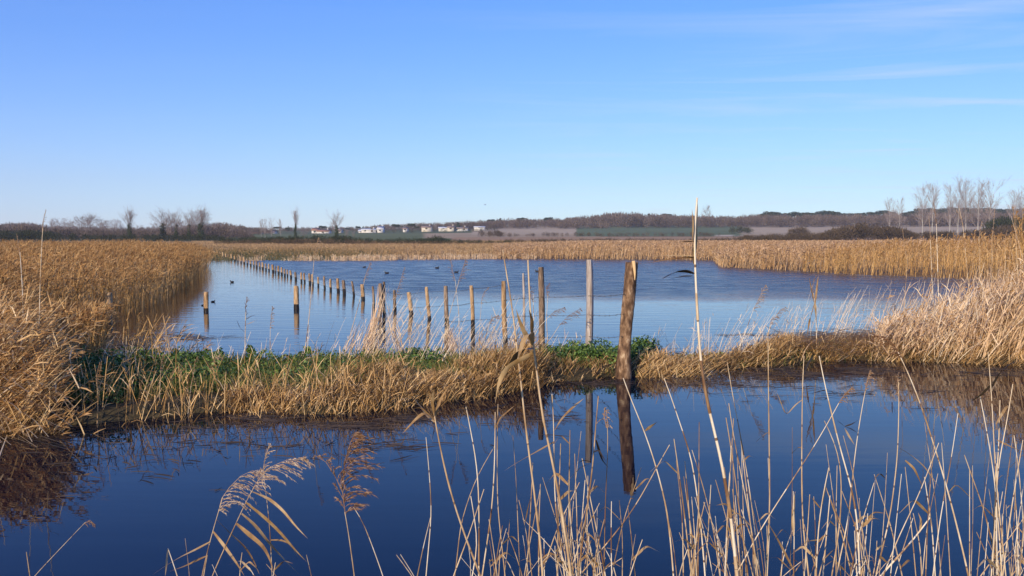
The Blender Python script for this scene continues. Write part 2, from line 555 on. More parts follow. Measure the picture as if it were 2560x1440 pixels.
def build_ground():
    tx = np.arange(-7.0, 7.0001, .028)
    gx = 3.2 * np.sinh(tx)
    gx = np.clip(gx, -1750, 1750)
    ty = np.arange(-2.9, 6.95, .024)
    gy = 8 + 3.2 * np.sinh(ty)
    gy = gy[(gy > -28) & (gy < 1700)]
    gx = np.unique(gx)
    X, Y = np.meshgrid(gx, gy)
    Z = land(X, Y)
    nx, ny = len(gx), len(gy)
    V = np.stack([X, Y, Z], -1).reshape(-1, 3)
    i = np.arange(ny - 1)[:, None] * nx + np.arange(nx - 1)[None, :]
    Fq = np.stack([i, i + 1, i + 1 + nx, i + nx], -1).reshape(-1, 4)
    # what grows or lies there: colour of each piece of land
    col = np.zeros((ny, nx, 3)); col[:] = (.21, .13, .065)
    px = X / np.maximum(Y, 1) * F + 1280

    def paint(mask, c, n=.0):
        col[mask] = c

    near = Y < 13.5
    paint(near, (.060, .048, .026))
    paint((Y > 55) & (Y < 110) & (px < 980), (.15, .135, .05))
    paint((Y > 110) & (Y < 225), (.30, .19, .095))
    edge = 12 * wob(X, Y, .02)
    paint((Y > 225) & (Y < 470 + edge) & (px > 560) & (px < 1130 + edge), (.125, .145, .06))
    paint((Y > 225) & (px <= 560), (.10, .10, .05))
    paint((Y > 300 + .2 * edge) & (Y < 480) & (px >= 1060) & (px < 1500), (.37, .27, .16))
    paint((Y > 225) & (Y < 330 + .3 * edge) & (px >= 1130), (.36, .225, .12))
    paint((Y >= 470) & (px < 1250), (.10, .12, .055))
    paint((Y >= 395) & (px >= 1180) & (px < 1460), (.42, .32, .20))
    paint((Y >= 345 + .3 * edge) & (px >= 1440) & (px < 1850), (.12, .15, .07))
    paint((Y >= 330 + .3 * edge) & (px >= 1850), (.43, .325, .20))
    paint((Y >= 345) & (Y < 380) & (px >= 1790) & (px < 1830), (.5, .4, .27))
    col *= (1 + .10 * wob(X, Y, .05))[..., None]
    me = bpy.data.meshes.new('ground')
    me.vertices.add(len(V)); me.vertices.foreach_set('co', V.astype(np.float32).ravel())
    me.loops.add(Fq.size); me.loops.foreach_set('vertex_index', Fq.astype(np.int32).ravel())
    me.polygons.add(len(Fq))
    me.polygons.foreach_set('loop_start', np.arange(0, Fq.size, 4, dtype=np.int32))
    me.polygons.foreach_set('loop_total', np.full(len(Fq), 4, dtype=np.int32))
    me.polygons.foreach_set('use_smooth', np.ones(len(Fq), dtype=bool))
    ca = me.attributes.new('field', 'FLOAT_COLOR', 'POINT')
    ca.data.foreach_set('color', np.concatenate([col.reshape(-1, 3), np.ones((nx * ny, 1))], 1).astype(np.float32).ravel())
    me.materials.append(ground_mat())
    me.update(calc_edges=True)
    o = bpy.data.objects.new('ground', me); C.objects.link(o)
    tag(o, 'marshy ground, banks and rising fields', kind='structure')


build_ground()

w = MB()
w.raw([(-150, -30, 0), (150, -30, 0), (150, 125, 0), (-150, 125, 0)], [(0, 1, 2, 3)])
tag(w.build('water', water_mat()), 'blue flood water of ditch and pond', kind='structure')


def lz(x, y):
    return land(np.asarray(x), np.asarray(y))


# ------------------------------------------------------------------ masses of reed
def reeds(mb, rng, xy, height, lean, sw=.004, leaves=3, plume=6, k=4, tint=.5, ts=.22, mats=(0, 1), jitter=.10, leafl=.30, zoff=-.03,
          curl=.15, plume_l=.10, leafw=1.0, plume_w=1.0, plume_f=1.0):
    n = len(xy)
    if n == 0: return
    z = lz(xy[:, 0], xy[:, 1]) + zoff
    base = np.stack([xy[:, 0], xy[:, 1], z], -1)
    hgt = np.maximum(height * rng.uniform(.8, 1.12, n), .05)
    ln = np.asarray(lean, float)
    if ln.ndim == 1: ln = np.broadcast_to(ln, (n, 2))
    l2 = ln + rng.normal(0, jitter, (n, 2))
    d = unit(np.concatenate([l2, np.ones((n, 1))], 1))
    bend = np.concatenate([l2 * curl + rng.normal(0, .04, (n, 2)), -np.abs(rng.normal(0, .03, (n, 1)))], 1) * hgt[:, None]
    P = curve(base, d, hgt, bend, k)
    T = np.clip(tint + rng.normal(0, ts, n), 0, 1)
    mb.ribbons(P, sw * np.linspace(1, .45, k)[None, :] * rng.uniform(.7, 1.3, (n, 1)), hside(rng, n), T, mats[0])
    tip, pre = P[:, -1], P[:, -2]
    up = unit(tip - pre)
    for j in range(leaves):
        f = rng.uniform(.25, .9, n)[:, None]
        q = base + d * hgt[:, None] * f + bend * f ** 2
        a = rng.uniform(0, 2 * math.pi, n)
        o_ = np.stack([np.cos(a) + .5 * l2[:, 0], np.sin(a) + .5 * l2[:, 1], rng.uniform(.5, 2.2, n)], -1)
        o_ = unit(o_)
        ll = leafl * rng.uniform(.5, 1.2, n)
        be = np.stack([np.zeros(n), np.zeros(n), -rng.uniform(.0, .55, n)], -1) * ll[:, None]
        sd_ = unit(np.cross(o_, [0, 0, 1.0]) + rng.normal(0, .4, (n, 3)))
        mb.ribbons(curve(q, o_, ll, be, 3), sw * leafw * np.array([[1.0, 1.1, .1]]), sd_, np.clip(T + rng.normal(0, .15, n), 0, 1), mats[0])
    if plume:
        sel = rng.random(n) < plume_f
        m_ = int(sel.sum())
        if m_ == 0: return
        tp, upp = tip[sel], up[sel]
        wind = np.array([.5, .15, .0])
        for j in range(plume):
            f = rng.uniform(0, 1, m_)[:, None]
            q = tp - upp * plume_l * 2.0 * f
            o_ = unit(upp * .9 + rng.normal(0, .35, (m_, 3)) + wind * .5)
            ll = plume_l * rng.uniform(.5, 1.2, m_)
            be = np.stack([np.full(m_, .18), np.zeros(m_), -rng.uniform(.0, .45, m_)], -1) * ll[:, None]
            mb.ribbons(curve(q, o_, ll, be, 3), sw * 1.3 * plume_w * np.array([[.6, 1.2, .3]]), unit(rng.normal(0, 1, (m_, 3))),
                       np.clip(rng.normal(.5, .25, m_), 0, 1), mats[1])


def sample_poly(rng, poly, n):
    a = np.array(poly)
    lo, hi = a.min(0), a.max(0)
    out = []
    c = 0
    while c < n:
        q = rng.uniform(lo, hi, (n * 2, 2))
        q = q[in_poly(q[:, 0], q[:, 1], poly)]
        out.append(q); c += len(q)
    return np.concatenate(out)[:n]


def open_gap(q):
    """the reeds stand open around and before the pale stake at the edge of the bed"""
    px = q[:, 0] / q[:, 1] * F + 1280
    return ~((np.abs(px - 268) < 26) & (q[:, 1] < 17.6))


def bed_left():
    rng = np.random.default_rng(11)
    mb = MB()
    poly = [(-13.1, 37.2), (-10.7, 28.7), (-8.9, 22), (-8.3, 18.9), (-8.2, 16.4), (-7.8, 14.1), (-9, 12.8), (-24, 14.5), (-48, 30), (-52, 60), (-22, 60), (-17, 50)]
    q = sample_poly(rng, poly, 110000)
    dd = dist_poly(q[:, 0], q[:, 1], poly[:6]) if False else dist_poly(q[:, 0], q[:, 1], [poly[i] for i in (0, 1, 2, 3, 4, 5, 6)])
    px = q[:, 0] / q[:, 1] * F + 1280
    keep = rng.random(len(q)) < np.where(dd < 2.5, .85, .27) * np.where(px < -250, .15, 1)
    q = q[keep]
    q = q[open_gap(q)]
    hh = 1.20 + .09 * wob(q[:, 0], q[:, 1], .7) + .06 * smooth(30, 50, q[:, 1])
    hh *= .88 + .12 * smooth(0, 1.2, dist_poly(q[:, 0], q[:, 1], poly))
    reeds(mb, rng, q, hh, (.07, .0), sw=.0058, leaves=4, plume=7, tint=np.clip(.46 + .22 * wob(q[:, 0], q[:, 1], .5), 0, 1), ts=.26, leafl=.30, plume_l=.10, k=3, leafw=1.0, plume_w=.95)
    q2 = sample_poly(rng, [(-7.2, 13.9), (-5.7, 12.2), (-5.0, 10.9), (-9, 10.5), (-11, 13)], 4200)
    q2 = q2[open_gap(q2)]
    reeds(mb, rng, q2, .66 + .15 * wob(q2[:, 0], q2[:, 1], .9), (.14, .0), sw=.005, leaves=4, plume=7, tint=.55, leafl=.28, plume_l=.10, k=4)
    q2 = sample_poly(rng, [(-6.6, 14.2), (-4.6, 13.2), (-4.3, 10.9), (-6.0, 10.8)], 420)
    q2 = q2[open_gap(q2)]
    reeds(mb, rng, q2, .45 + .3 * rng.random(len(q2)), (.2, .0), sw=.0042, leaves=2, plume=5, tint=.6, leafl=.24, plume_l=.08, k=4, plume_f=.4, jitter=.2)
    print('bed_left', len(q))
    tag(mb.build('reed_bed', [M['reed_bed'], M['reed_plume']]), 'dense orange brown reed bed standing in the flood on the left', 'reeds', kind='stuff')


def bed_right():
    rng = np.random.default_rng(12)
    mb = MB()
    shore = [g(1236, 647.5), g(1500, 649), g(1780, 651), g(1800, 668), g(1950, 676), g(2100, 686), g(2350, 696), (18.2, 31.5), (17.5, 28), (14.5, 23.5), (11, 18.5),
             (8.6, 15.2)]
    poly = shore + [(14, 15), (36, 24), (75, 90), (70, 135), (-3, 132)]
    q = sample_poly(rng, poly, 150000)
    dd = dist_poly(q[:, 0], q[:, 1], shore + shore[::-1])
    d = q[:, 1]
    px = q[:, 0] / d * F + 1280
    keep = rng.random(len(q)) < np.clip(np.where(dd < 3, .9, .34) * np.where(px > 2900, .1, 1), 0, 1)
    q = q[keep]; d = q[:, 1]; px = px[keep]
    tall = smooth(60, 20, d) * smooth(1850, 2350, px)
    hh = (1.12 - .26 * smooth(70, 125, d)) * (.55 + .45 * smooth(1230, 1480, px)) + .08 * wob(q[:, 0], q[:, 1], .35) + .86 * tall * (1 + .15 * wob(q[:, 0], q[:, 1], .9))
    far = d > 42
    for msk, sw, lv, pl in ((far, .016, 2, 4), (~far, .0075, 4, 7)):
        hh[msk] = hh[msk] * (.72 + .28 * smooth(0, 1.6, dist_poly(q[msk, 0], q[msk, 1], shore + shore[::-1])))
        reeds(mb, rng, q[msk], hh[msk], (.08, .0), sw=sw, leaves=lv, plume=pl, tint=np.clip(.56 + .2 * wob(q[msk, 0], q[msk, 1], .25), 0, 1), leafl=.32, plume_l=.11, k=3,
              plume_w=1.2, mats=(2, 3) if sw > .01 else (0, 1))
    # a denser stand close by on the right
    q2 = sample_poly(rng, [(8.5, 15), (17.8, 28), (30, 34), (26, 17), (12, 14)], 16000)
    hh2 = 1.66 + .14 * wob(q2[:, 0], q2[:, 1], .9) + .22 * smooth(2350, 2600, q2[:, 0] / q2[:, 1] * F + 1280)
    reeds(mb, rng, q2, hh2, (.10, .0), sw=.0055, leaves=5, plume=8, tint=.5, leafl=.34, plume_l=.11, k=4, leafw=1.1, plume_w=1.0)
    print('bed_right', len(q))
    tag(mb.build('reed_bed', [M['reed_bed'], M['reed_plume'], M['reed_far'], M['plume_far']]), 'broad tan reed bed along the far shore and right side of the pond', 'reeds', kind='stuff')


def marsh():
    rng = np.random.default_rng(13)
    mb = MB()
    poly = [(-19.8, 57), g(560, 651), g(700, 651), g(860, 651), g(1000, 649), g(1236, 646.5), (-3, 210), (-85, 210), (-60, 62)]
    q = sample_poly(rng, poly, 60000)
    px = q[:, 0] / q[:, 1] * F + 1280
    keep = rng.random(len(q)) < np.where(px < 480, .1, 1)
    q = q[keep]; px = px[keep]
    green = smooth(1150, 700, px) * smooth(115, 60, q[:, 1])
    hh = .34 + .12 * wob(q[:, 0], q[:, 1], .5)
    reeds(mb, rng, q, hh * (1 - .4 * green), (.05, 0), sw=.022, leaves=2, plume=0, tint=np.clip(.6 - .5 * green, .05, 1), ts=.13, mats=(0, 0), leafl=.2, k=2)
    # pale tufts right along the far waterline
    t = rng.uniform(0, 1, 3000)
    shore = np.array([g(600, 653), g(860, 652.5), g(1000, 651), g(1250, 648), g(1330, 648)])
    seg = t * (len(shore) - 1); i = seg.astype(int).clip(0, len(shore) - 2); fr = (seg - i)[:, None]
    q = shore[i] * (1 - fr) + shore[i + 1] * fr + np.stack([rng.normal(0, .5, 3000), rng.uniform(-.3, 2.6, 3000)], -1)
    tf = wob(q[:, 0], q[:, 1] * .2, 1.6)
    q = q[(tf > -.2)]
    reeds(mb, rng, q, .42 + .12 * wob(q[:, 0], q[:, 1], 2), (.05, 0), sw=.012, leaves=1, plume=0, tint=.55, ts=.25, mats=(1, 1), leafl=.25, k=2)
    # brown grass in front of the hedges, right side
    q = sample_poly(rng, [(-3, 132), (62, 136), (95, 225), (-10, 225)], 16000)
    reeds(mb, rng, q, .4 + .1 * wob(q[:, 0], q[:, 1], .5), (.05, 0), sw=.03, leaves=2, plume=0, tint=.5, ts=.13, mats=(0, 0), leafl=.2, k=2)
    tag(mb.build('marsh_grass', [M['marsh'], M['reed_pale']]), 'low brown and olive marsh grass beyond the pond', 'grass', kind='stuff')


def clump_left():
    rng = np.random.default_rng(14)
    mb = MB()
    n = 11500
    px = rng.uniform(-420, 70, n)
    f = rng.random(n) ** .8
    x = px * 0; y = px * 0
    yy = 7.4 + 3.9 * f
    x = (px - 1280) / F * yy
    q = np.stack([x, yy], -1)
    edge = smooth(90, -110, px + (rng.random(n) - .5) * 110)
    hh = (.48 + .42 * edge) * (1 - .12 * rng.random(n))
    ok = rng.random(n) < (.25 + .75 * edge)
    q, hh, f = q[ok], hh[ok], f[ok]
    hh = hh * (.72 + .62 * rng.random(len(q)) ** 1.6)
    ln = np.stack([.30 + .45 * (1 - f) + rng.normal(0, .13, len(q)), .10 + 0 * f], -1)
    reeds(mb, rng, q, hh, ln, sw=.0046, leaves=3, plume=7, tint=np.clip(.5 + .25 * wob(q[:, 0], q[:, 1], 2.2), 0, 1), ts=.3, leafl=.26, k=5, jitter=.13, curl=.18, plume_l=.10, leafw=1.2, mats=(0, 1), plume_f=.4)
    # broken stems sagging over the foot of the clump
    m = 900
    yy = rng.uniform(7.4, 8.9, m)
    x = (rng.uniform(-350, 60, m) - 1280) / F * yy
    b = np.stack([x, yy, lz(x, yy) + rng.uniform(.05, .5, m) * smooth(-3.6, -4.6, x)], -1)
    a = rng.normal(.1, .7, m)
    d = unit(np.stack([np.cos(a), -.35 + rng.normal(0, .4, m), rng.uniform(-.1, .5, m)], -1))
    L_ = rng.uniform(.3, .9, m)
    be = np.stack([np.zeros(m), np.zeros(m), -rng.uniform(.1, .5, m)], -1) * L_[:, None]
    P = curve(b, d, L_, be, 5)
    P[..., 2] = np.maximum(P[..., 2], .012)
    mb.ribbons(P, .0042 * np.ones((1, 5)), unit(np.cross(d, [0, .4, 1.0])), np.clip(rng.normal(.65, .2, m), 0, 1), 0)
    tag(mb.build('reed_clump', [M['reed_tan'], M['reed_plume']]), 'thick clump of pale leaning reeds on the left end of the bank', 'reeds', kind='stuff')


def clump_right():
    rng = np.random.default_rng(15)
    mb = MB()
    n = 16500
    px = rng.uniform(2180, 3050, n)
    f = rng.random(n)
    front = np.interp(px, [2180, 2300, 2560, 3050], [905, 905, 915, 925])
    back = np.interp(px, [2180, 2300, 2560, 3050], [872, 840, 800, 780])
    py = front + (back - front) * f
    yy = F * H / (py - HOR)
    x = (px - 1280) / F * yy
    q = np.stack([x, yy], -1)
    e = smooth(2215, 2570, px + rng.normal(0, 80, n))
    ok = rng.random(n) < (.12 + .88 * e)
    hh = (.46 + .48 * e + .42 * smooth(2380, 2680, px)) * (1 + .1 * wob(x, yy, 1.5))
    q, hh = q[ok], hh[ok]
    hh = hh * (.66 + .72 * rng.random(len(q)) ** 1.7)
    ln = np.stack([np.full(len(q), .42) + rng.normal(0, .12, len(q)), np.full(len(q), .05)], -1)
    reeds(mb, rng, q, hh, ln, sw=.0048, leaves=3, plume=5, tint=np.clip(.5 + .25 * wob(q[:, 0], q[:, 1], 2.2), 0, 1), ts=.3, leafl=.24, k=5, jitter=.13, curl=.16, plume_l=.09, leafw=1.3, plume_f=.25)
    # combed-over mat of stems to the left of it
    m = 2600
    px = rng.uniform(1960, 2330, m)
    py = np.interp(px, [1960, 2330], [895, 885]) + rng.uniform(-28, 12, m)
    yy = F * H / (py - HOR); x = (px - 1280) / F * yy
    b = np.stack([x, yy, lz(x, yy) + rng.uniform(.0, .16, m)], -1)
    d = unit(np.stack([rng.choice([-1, 1], m, p=[.35, .65]) * rng.uniform(.6, 1, m), rng.normal(0, .4, m), rng.uniform(.0, .45, m)], -1))
    L_ = rng.uniform(.25, .7, m)
    be = np.stack([np.zeros(m), np.zeros(m), -rng.uniform(.1, .5, m)], -1) * L_[:, None]
    P = curve(b, d, L_, be, 4); P[..., 2] = np.maximum(P[..., 2], .01)
    mb.ribbons(P, .005 * np.ones((1, 4)), unit(np.cross(d, [0, .4, 1.0])), np.clip(rng.normal(.5, .25, m), 0, 1), 0)
    tag(mb.build('reed_clump', [M['reed_pale'], M['reed_plume']]), 'thick clump of pinkish tan reeds on the right end of the bank', 'reeds', kind='stuff')


def bank_straw():
    rng = np.random.default_rng(16)
    mb = MB()
    # tussocks that lean to the right along the strip:  px, py of the foot, spread, length, lean, count
    T = [(px, np.interp(px, [2250, 3000], [906, 925]), 30, .30, .8, 70) for px in np.arange(2240, 3000, 22)]
    T += [(px, 946, 26, .13, .5, 45) for px in np.arange(1340, 1560, 18)] + [(px, 930, 26, .14, .5, 45) for px in np.arange(1350, 1550, 18)]
    for px in np.arange(560, 1330, 24):
        fy = np.interp(px, [520, 800, 1000, 1200, 1330], [1022, 1030, 1012, 985, 965])
        T.append((px, fy + 2, 40, .19, .5, 80)); T.append((px + 10, fy - 22, 45, .16, .55, 34))
    for px in np.arange(820, 1120, 22):
        T.append((px, 990, 45, .42, .8, 75))
    for px in np.arange(1150, 1330, 22):
        T.append((px, 960, 35, .52, .35, 80))
    for px in (300, 372, 455, 520):
        T.append((px, 1046, 30, .2, .3, 34))
    for px in np.arange(1585, 1950, 18):
        fy = np.interp(px, [1585, 1700, 1850, 1950], [948, 945, 918, 905])
        T.append((px, fy - 8, 26, .40, .95, 120))
    for px in np.arange(1900, 2300, 22):
        T.append((px, np.interp(px, [1900, 2300], [900, 895]), 26, .26, .5, 80))
    for (px, py, sp_, L_, ln, n) in T:
        if px < 1330:
            dn = .95 + .9 * float(wob(np.array([px * .012]), np.array([py * .02]), 1.0)[0])
            n = int(n * 1.2 * min(1.6, max(.12, dn))); L_ = L_ * rng.uniform(.6, 1.12)
        else:
            dn = .95 + 1.0 * float(wob(np.array([px * .02]), np.array([py * .02]), 1.0)[0])
            n = int(n * 1.05 * min(1.5, max(.2, dn))); L_ = L_ * rng.uniform(.6, 1.1)
        pxx = rng.normal(px, sp_ * .5, n); pyy = rng.normal(py, 9, n)
        yy = F * H / (pyy - HOR); x = (pxx - 1280) / F * yy
        q = np.stack([x, yy], -1)
        kk = .8 + .5 * wob(x, yy, 3.0)
        reeds(mb, rng, q, L_ * kk, (ln, -.10), sw=.0036, leaves=1, plume=0, tint=np.clip(.40 + .3 * wob(x, yy, 1.7), 0, 1), ts=.33, leafl=.16, k=5, jitter=.19, curl=.25, mats=(0, 0), zoff=-.02, leafw=1.1)
    # thin whitish stalks standing over the strip, in loose sprays
    sprays = [(1640, 905, 25, .6, .3, 12), (1720, 900, 40, .8, .2, 18), (1800, 900, 40, .85, .4, 22), (1880, 892, 40, .8, .3, 20), (1950, 880, 40, .75, .3, 20), (2120, 880, 40, .9, .3, 24), (2220, 872, 40, 1.0, .3, 24),
              (240, 960, 70, .6, .2, 9), (340, 960, 60, .5, .15, 8), (540, 950, 50, .55, .2, 9), (850, 935, 40, .7, .4, 18), (1040, 935, 50, .8, .4, 22), (1310, 915, 40, .55, .45, 16),
              (905, 930, 30, 1.0, .45, 24), (960, 925, 35, .95, .40, 34), (1010, 925, 40, .9, .5, 24), (1150, 925, 40, .85, .5, 24), (1215, 922, 35, .85, .4, 24), (1270, 915, 35, .8, .35, 22), (1100, 930, 35, .75, .5, 22), (1180, 925, 30, .70, .5, 18), (1240, 930, 25, .6, .4, 14),
              (1420, 910, 30, .5, .5, 10), (1760, 905, 30, .75, .12, 14), (1700, 905, 20, .55, -.05, 6), (1840, 905, 40, .75, .55, 22), (1990, 880, 35, .8, .15, 24),
              (2080, 880, 35, .85, .35, 26), (2180, 875, 35, .9, .2, 20), (2260, 870, 30, 1.0, .2, 34), (2320, 868, 30, 1.1, .25, 40), (420, 920, 60, .45, .2, 12), (640, 925, 40, .5, .15, 10),
              (740, 925, 60, .55, .3, 12)]
    for (px, py, sp_, L_, ln, n) in sprays:
        pxx = rng.normal(px, sp_ * .6, n); pyy = rng.normal(py, 6, n)
        yy = F * H / (pyy - HOR); x = (pxx - 1280) / F * yy
        reeds(mb, rng, np.stack([x, yy], -1), L_ * rng.uniform(.5, 1.1, n), (ln, 0), sw=.0032, leaves=2, plume=0, tint=.85, ts=.15, leafl=.16, k=5, jitter=.10, curl=.2,
              mats=(1, 1), zoff=-.02)
    # olive stalks at the left part of the strip, reaching down into the ditch
    n = 300
    pxx = rng.uniform(180, 1000, n); pyy = np.interp(pxx, [180, 600, 1000], [1052, 1030, 1018]) + rng.normal(0, 14, n)
    yy = F * H / (pyy - HOR); x = (pxx - 1280) / F * yy
    reeds(mb, rng, np.stack([x, yy], -1), rng.uniform(.25, .62, n), (.12, -.03), sw=.0038, leaves=2, plume=0, tint=.52, ts=.25, leafl=.2, k=4, jitter=.2, mats=(2, 2))
    tag(mb.build('bank_straw', [M['straw'], M['reed_pale'], M['straw']]), 'flattened tan reed straw combed along the flooded bank', 'dry reeds', kind='stuff')


def leaf_cloud(mb, rng, c, r, n, size, tint=.5, ts=.25, mat=0, flat=1.0, shell=.5, up=.35):
    """n small leaf quads spread through an uneven ellipsoid"""
    v = unit(rng.normal(0, 1, (n, 3)))
    rad = rng.random(n) ** (1 / 3) * (1 - shell) + shell
    v = v * (rad * (1 + .22 * np.sin(v[:, 0] * 5 + c[0]) * np.cos(v[:, 2] * 6 + c[1])))[:, None]
    p = np.array(c)[None, :] + v * np.array(r)[None, :]
    nrm = unit(v + rng.normal(0, .7, (n, 3)) + [0, 0, up])
    a = unit(np.cross(nrm, rng.normal(0, 1, (n, 3))))
    b = np.cross(nrm, a)
    s = size * rng.uniform(.6, 1.4, n)
    P = np.stack([p - a * s[:, None], p, p + a * s[:, None]], 1)
    P[:, 1] += nrm * (s * .12)[:, None]
    t = np.clip(tint + rng.normal(0, ts, n), 0, 1)
    mb.ribbons(P, s[:, None] * np.array([[.15, .62, .1]]), b, t, mat)


def bank_green():
    rng = np.random.default_rng(17)
    mb = MB()
    spots = []
    for px in np.arange(120, 1100, 6):
        py = np.interp(px, [120, 250, 500, 800, 1100], [990, 965, 955, 948, 938]) + rng.uniform(-38, 34)
        dens = 1.25 if px < 760 else .7
        spots.append((px, py, rng.uniform(.08, .16), int(130 * dens * rng.uniform(.5, 1.2)), rng.uniform(.05, .13)))
    for px in np.arange(90, 560, 8):
        for k_ in range(2):
            spots.append((px, rng.uniform(925, 1035 if px < 360 else 1010), rng.uniform(.08, .15), 80, rng.uniform(.07, .17)))
    for px in np.arange(980, 1110, 12):
        spots.append((px, rng.uniform(905, 945), .10, 90, .14))
    for px in np.arange(1355, 1640, 6):
        py = rng.uniform(898, 932)
        spots.append((px, py, rng.uniform(.07, .13), 115, rng.uniform(.08, .16)))
    for px in (1590, 1600, 1612, 1620, 1628):
        spots.append((px, 905, .09, 170, .17))
    for px in np.arange(1640, 1960, 16):
        spots.append((px, rng.uniform(895, 905), .07, 40, .06))
    for (px, py, r, n, hz) in spots:
        p = ground(px, py)
        z0 = float(lz(p.x, p.y))
        leaf_cloud(mb, rng, (p.x, p.y, max(z0, 0) + hz * .6), (r * 1.3, r * 1.3, hz), int(n * 1.5), .016, tint=.5, ts=.3, shell=.35)
    # taller single sprigs
    for px, h_ in ((628, .2), (545, .15), (470, .14), (1035, .18), (1590, .26), (1612, .24), (1420, .2), (1455, .2), (440, .17), (762, .2), (300, .24)):
        p = ground(px, 915 if px > 300 else 950)
        for k_ in range(7):
            leaf_cloud(mb, rng, (p.x + rng.normal(0, .04), p.y + rng.normal(0, .04), h_ * (.4 + .13 * k_)), (.05, .05, .03), 22, .022, tint=.45, ts=.25)
    tag(mb.build('bank_plants', [M['green']]), 'low dark green leafy plants growing along the flooded bank', 'plants', kind='stuff')
    mb = MB()
    n = 9000
    pxx = rng.uniform(140, 1330, n); f = rng.random(n)
    pyy = np.interp(pxx, [140, 600, 1000, 1330], [1045, 1015, 1000, 955]) * f + np.interp(pxx, [140, 600, 1330], [945, 930, 915]) * (1 - f)
    yy = F * H / (pyy - HOR); x = (pxx - 1280) / F * yy
    reeds(mb, rng, np.stack([x, yy], -1), .17 + .05 * wob(x, yy, 3), (.22, -.05), sw=.0035, leaves=1, plume=0, tint=np.clip(.18 + .22 * f + .30 * smooth(450, 1000, pxx), 0, 1), ts=.25, leafl=.13, k=4, jitter=.4,
          curl=.5, mats=(0, 0))
    n = 2600
    pxx = rng.uniform(1330, 2260, n)
    pyy = np.interp(pxx, [1330, 1560, 1850, 2260], [925, 915, 900, 882]) + rng.normal(0, 14, n)
    yy = F * H / (pyy - HOR); x = (pxx - 1280) / F * yy
    reeds(mb, rng, np.stack([x, yy], -1), rng.uniform(.06, .17, n), (.25, -.05), sw=.0035, leaves=1, plume=0, tint=.4, ts=.28, leafl=.12, k=4, jitter=.4, curl=.5, mats=(0, 0))
    tag(mb.build('bank_grass', [M['grass']]), 'short olive and yellow grass on the flooded bank', 'grass', kind='stuff')


def debris():
    rng = np.random.default_rng(18)
    mb = MB()
    groups = [(620, 1052, 110, 14, 60), (860, 1072, 110, 12, 90), (1000, 1055, 80, 10, 50), (1800, 962, 160, 14, 80), (1950, 935, 120, 14, 90), (2150, 930, 90, 10, 50),
              (2480, 935, 140, 10, 60), (420, 845, 110, 8, 70), (1480, 963, 60, 6, 30), (300, 860, 80, 12, 50), (1850, 838, 60, 4, 20), (560, 1070, 200, 12, 40), (1900, 880, 100, 8, 40), (500, 1110, 260, 40, 60), (900, 1120, 220, 40, 60), (1300, 1050, 200, 40, 40), (2100, 985, 300, 30, 60), (300, 1180, 300, 60, 30)]
    for (px, py, sx, sy, n) in groups:
        pxx = rng.normal(px, sx * .5, n); pyy = rng.normal(py, sy * .5, n)
        yy = F * H / (pyy - HOR); x = (pxx - 1280) / F * yy
        a = rng.normal(0, .5, n)
        b = np.stack([x, yy, np.full(n, .006)], -1)
        d = np.stack([np.cos(a), np.sin(a), rng.uniform(0, .06, n)], -1)
        L_ = rng.uniform(.04, .38, n) * yy / 10
        P = curve(b, unit(d), L_, np.stack([rng.normal(0, .03, n), rng.normal(0, .05, n), np.zeros(n)], -1), 4)
        P[..., 2] = np.maximum(P[..., 2], .005)
        s = np.stack([-np.sin(a), np.cos(a), np.full(n, .5)], -1)
        mb.ribbons(P, .0045 * rng.uniform(.6, 1.6, (n, 1)) * np.array([[.5, 1, 1, .3]]), unit(s), np.clip(rng.normal(.45, .3, n), 0, 1), 0)
    tag(mb.build('floating_stems', [M['debris']]), 'dark broken reed bits floating at the water edges', 'debris', kind='stuff')


bed_left(); bed_right(); marsh(); clump_left(); clump_right(); bank_straw(); bank_green(); debris()


# ------------------------------------------------------------------ far trees
def twigs(mb, rng, P0, D0, L0, w0, levels, nb, spread, up, mat=0, tint=.5, shrink=.62):
    """vectorised branching from a set of limbs; every level is thinner and shorter"""
    P0, D0, L0 = np.asarray(P0, float), unit(np.asarray(D0, float)), np.asarray(L0, float)
    w = w0
    for lv in range(levels):
        n = len(P0)
        be = np.stack([rng.normal(0, .08, n), rng.normal(0, .08, n), np.full(n, up * .3)], -1) * L0[:, None]
        P = curve(P0, D0, L0, be, 3)
        mb.ribbons(P, w * np.array([[1, .8, .5]]), unit(np.cross(D0, rng.normal(0, 1, (n, 3)))), np.clip(tint + rng.normal(0, .2, n), 0, 1), mat)
        if lv == levels - 1: break
        m = nb[lv]
        f = rng.uniform(.25, 1, (n, m, 1))
        q = P0[:, None, :] + D0[:, None, :] * L0[:, None, None] * f + be[:, None, :] * f ** 2
        dd = unit(D0[:, None, :] + rng.normal(0, spread, (n, m, 3)) + np.array([0, 0, up]))
        P0 = q.reshape(-1, 3); D0 = dd.reshape(-1, 3)
        L0 = (L0[:, None] * shrink * rng.uniform(.6, 1.15, (n, m))).reshape(-1)
        w *= .5


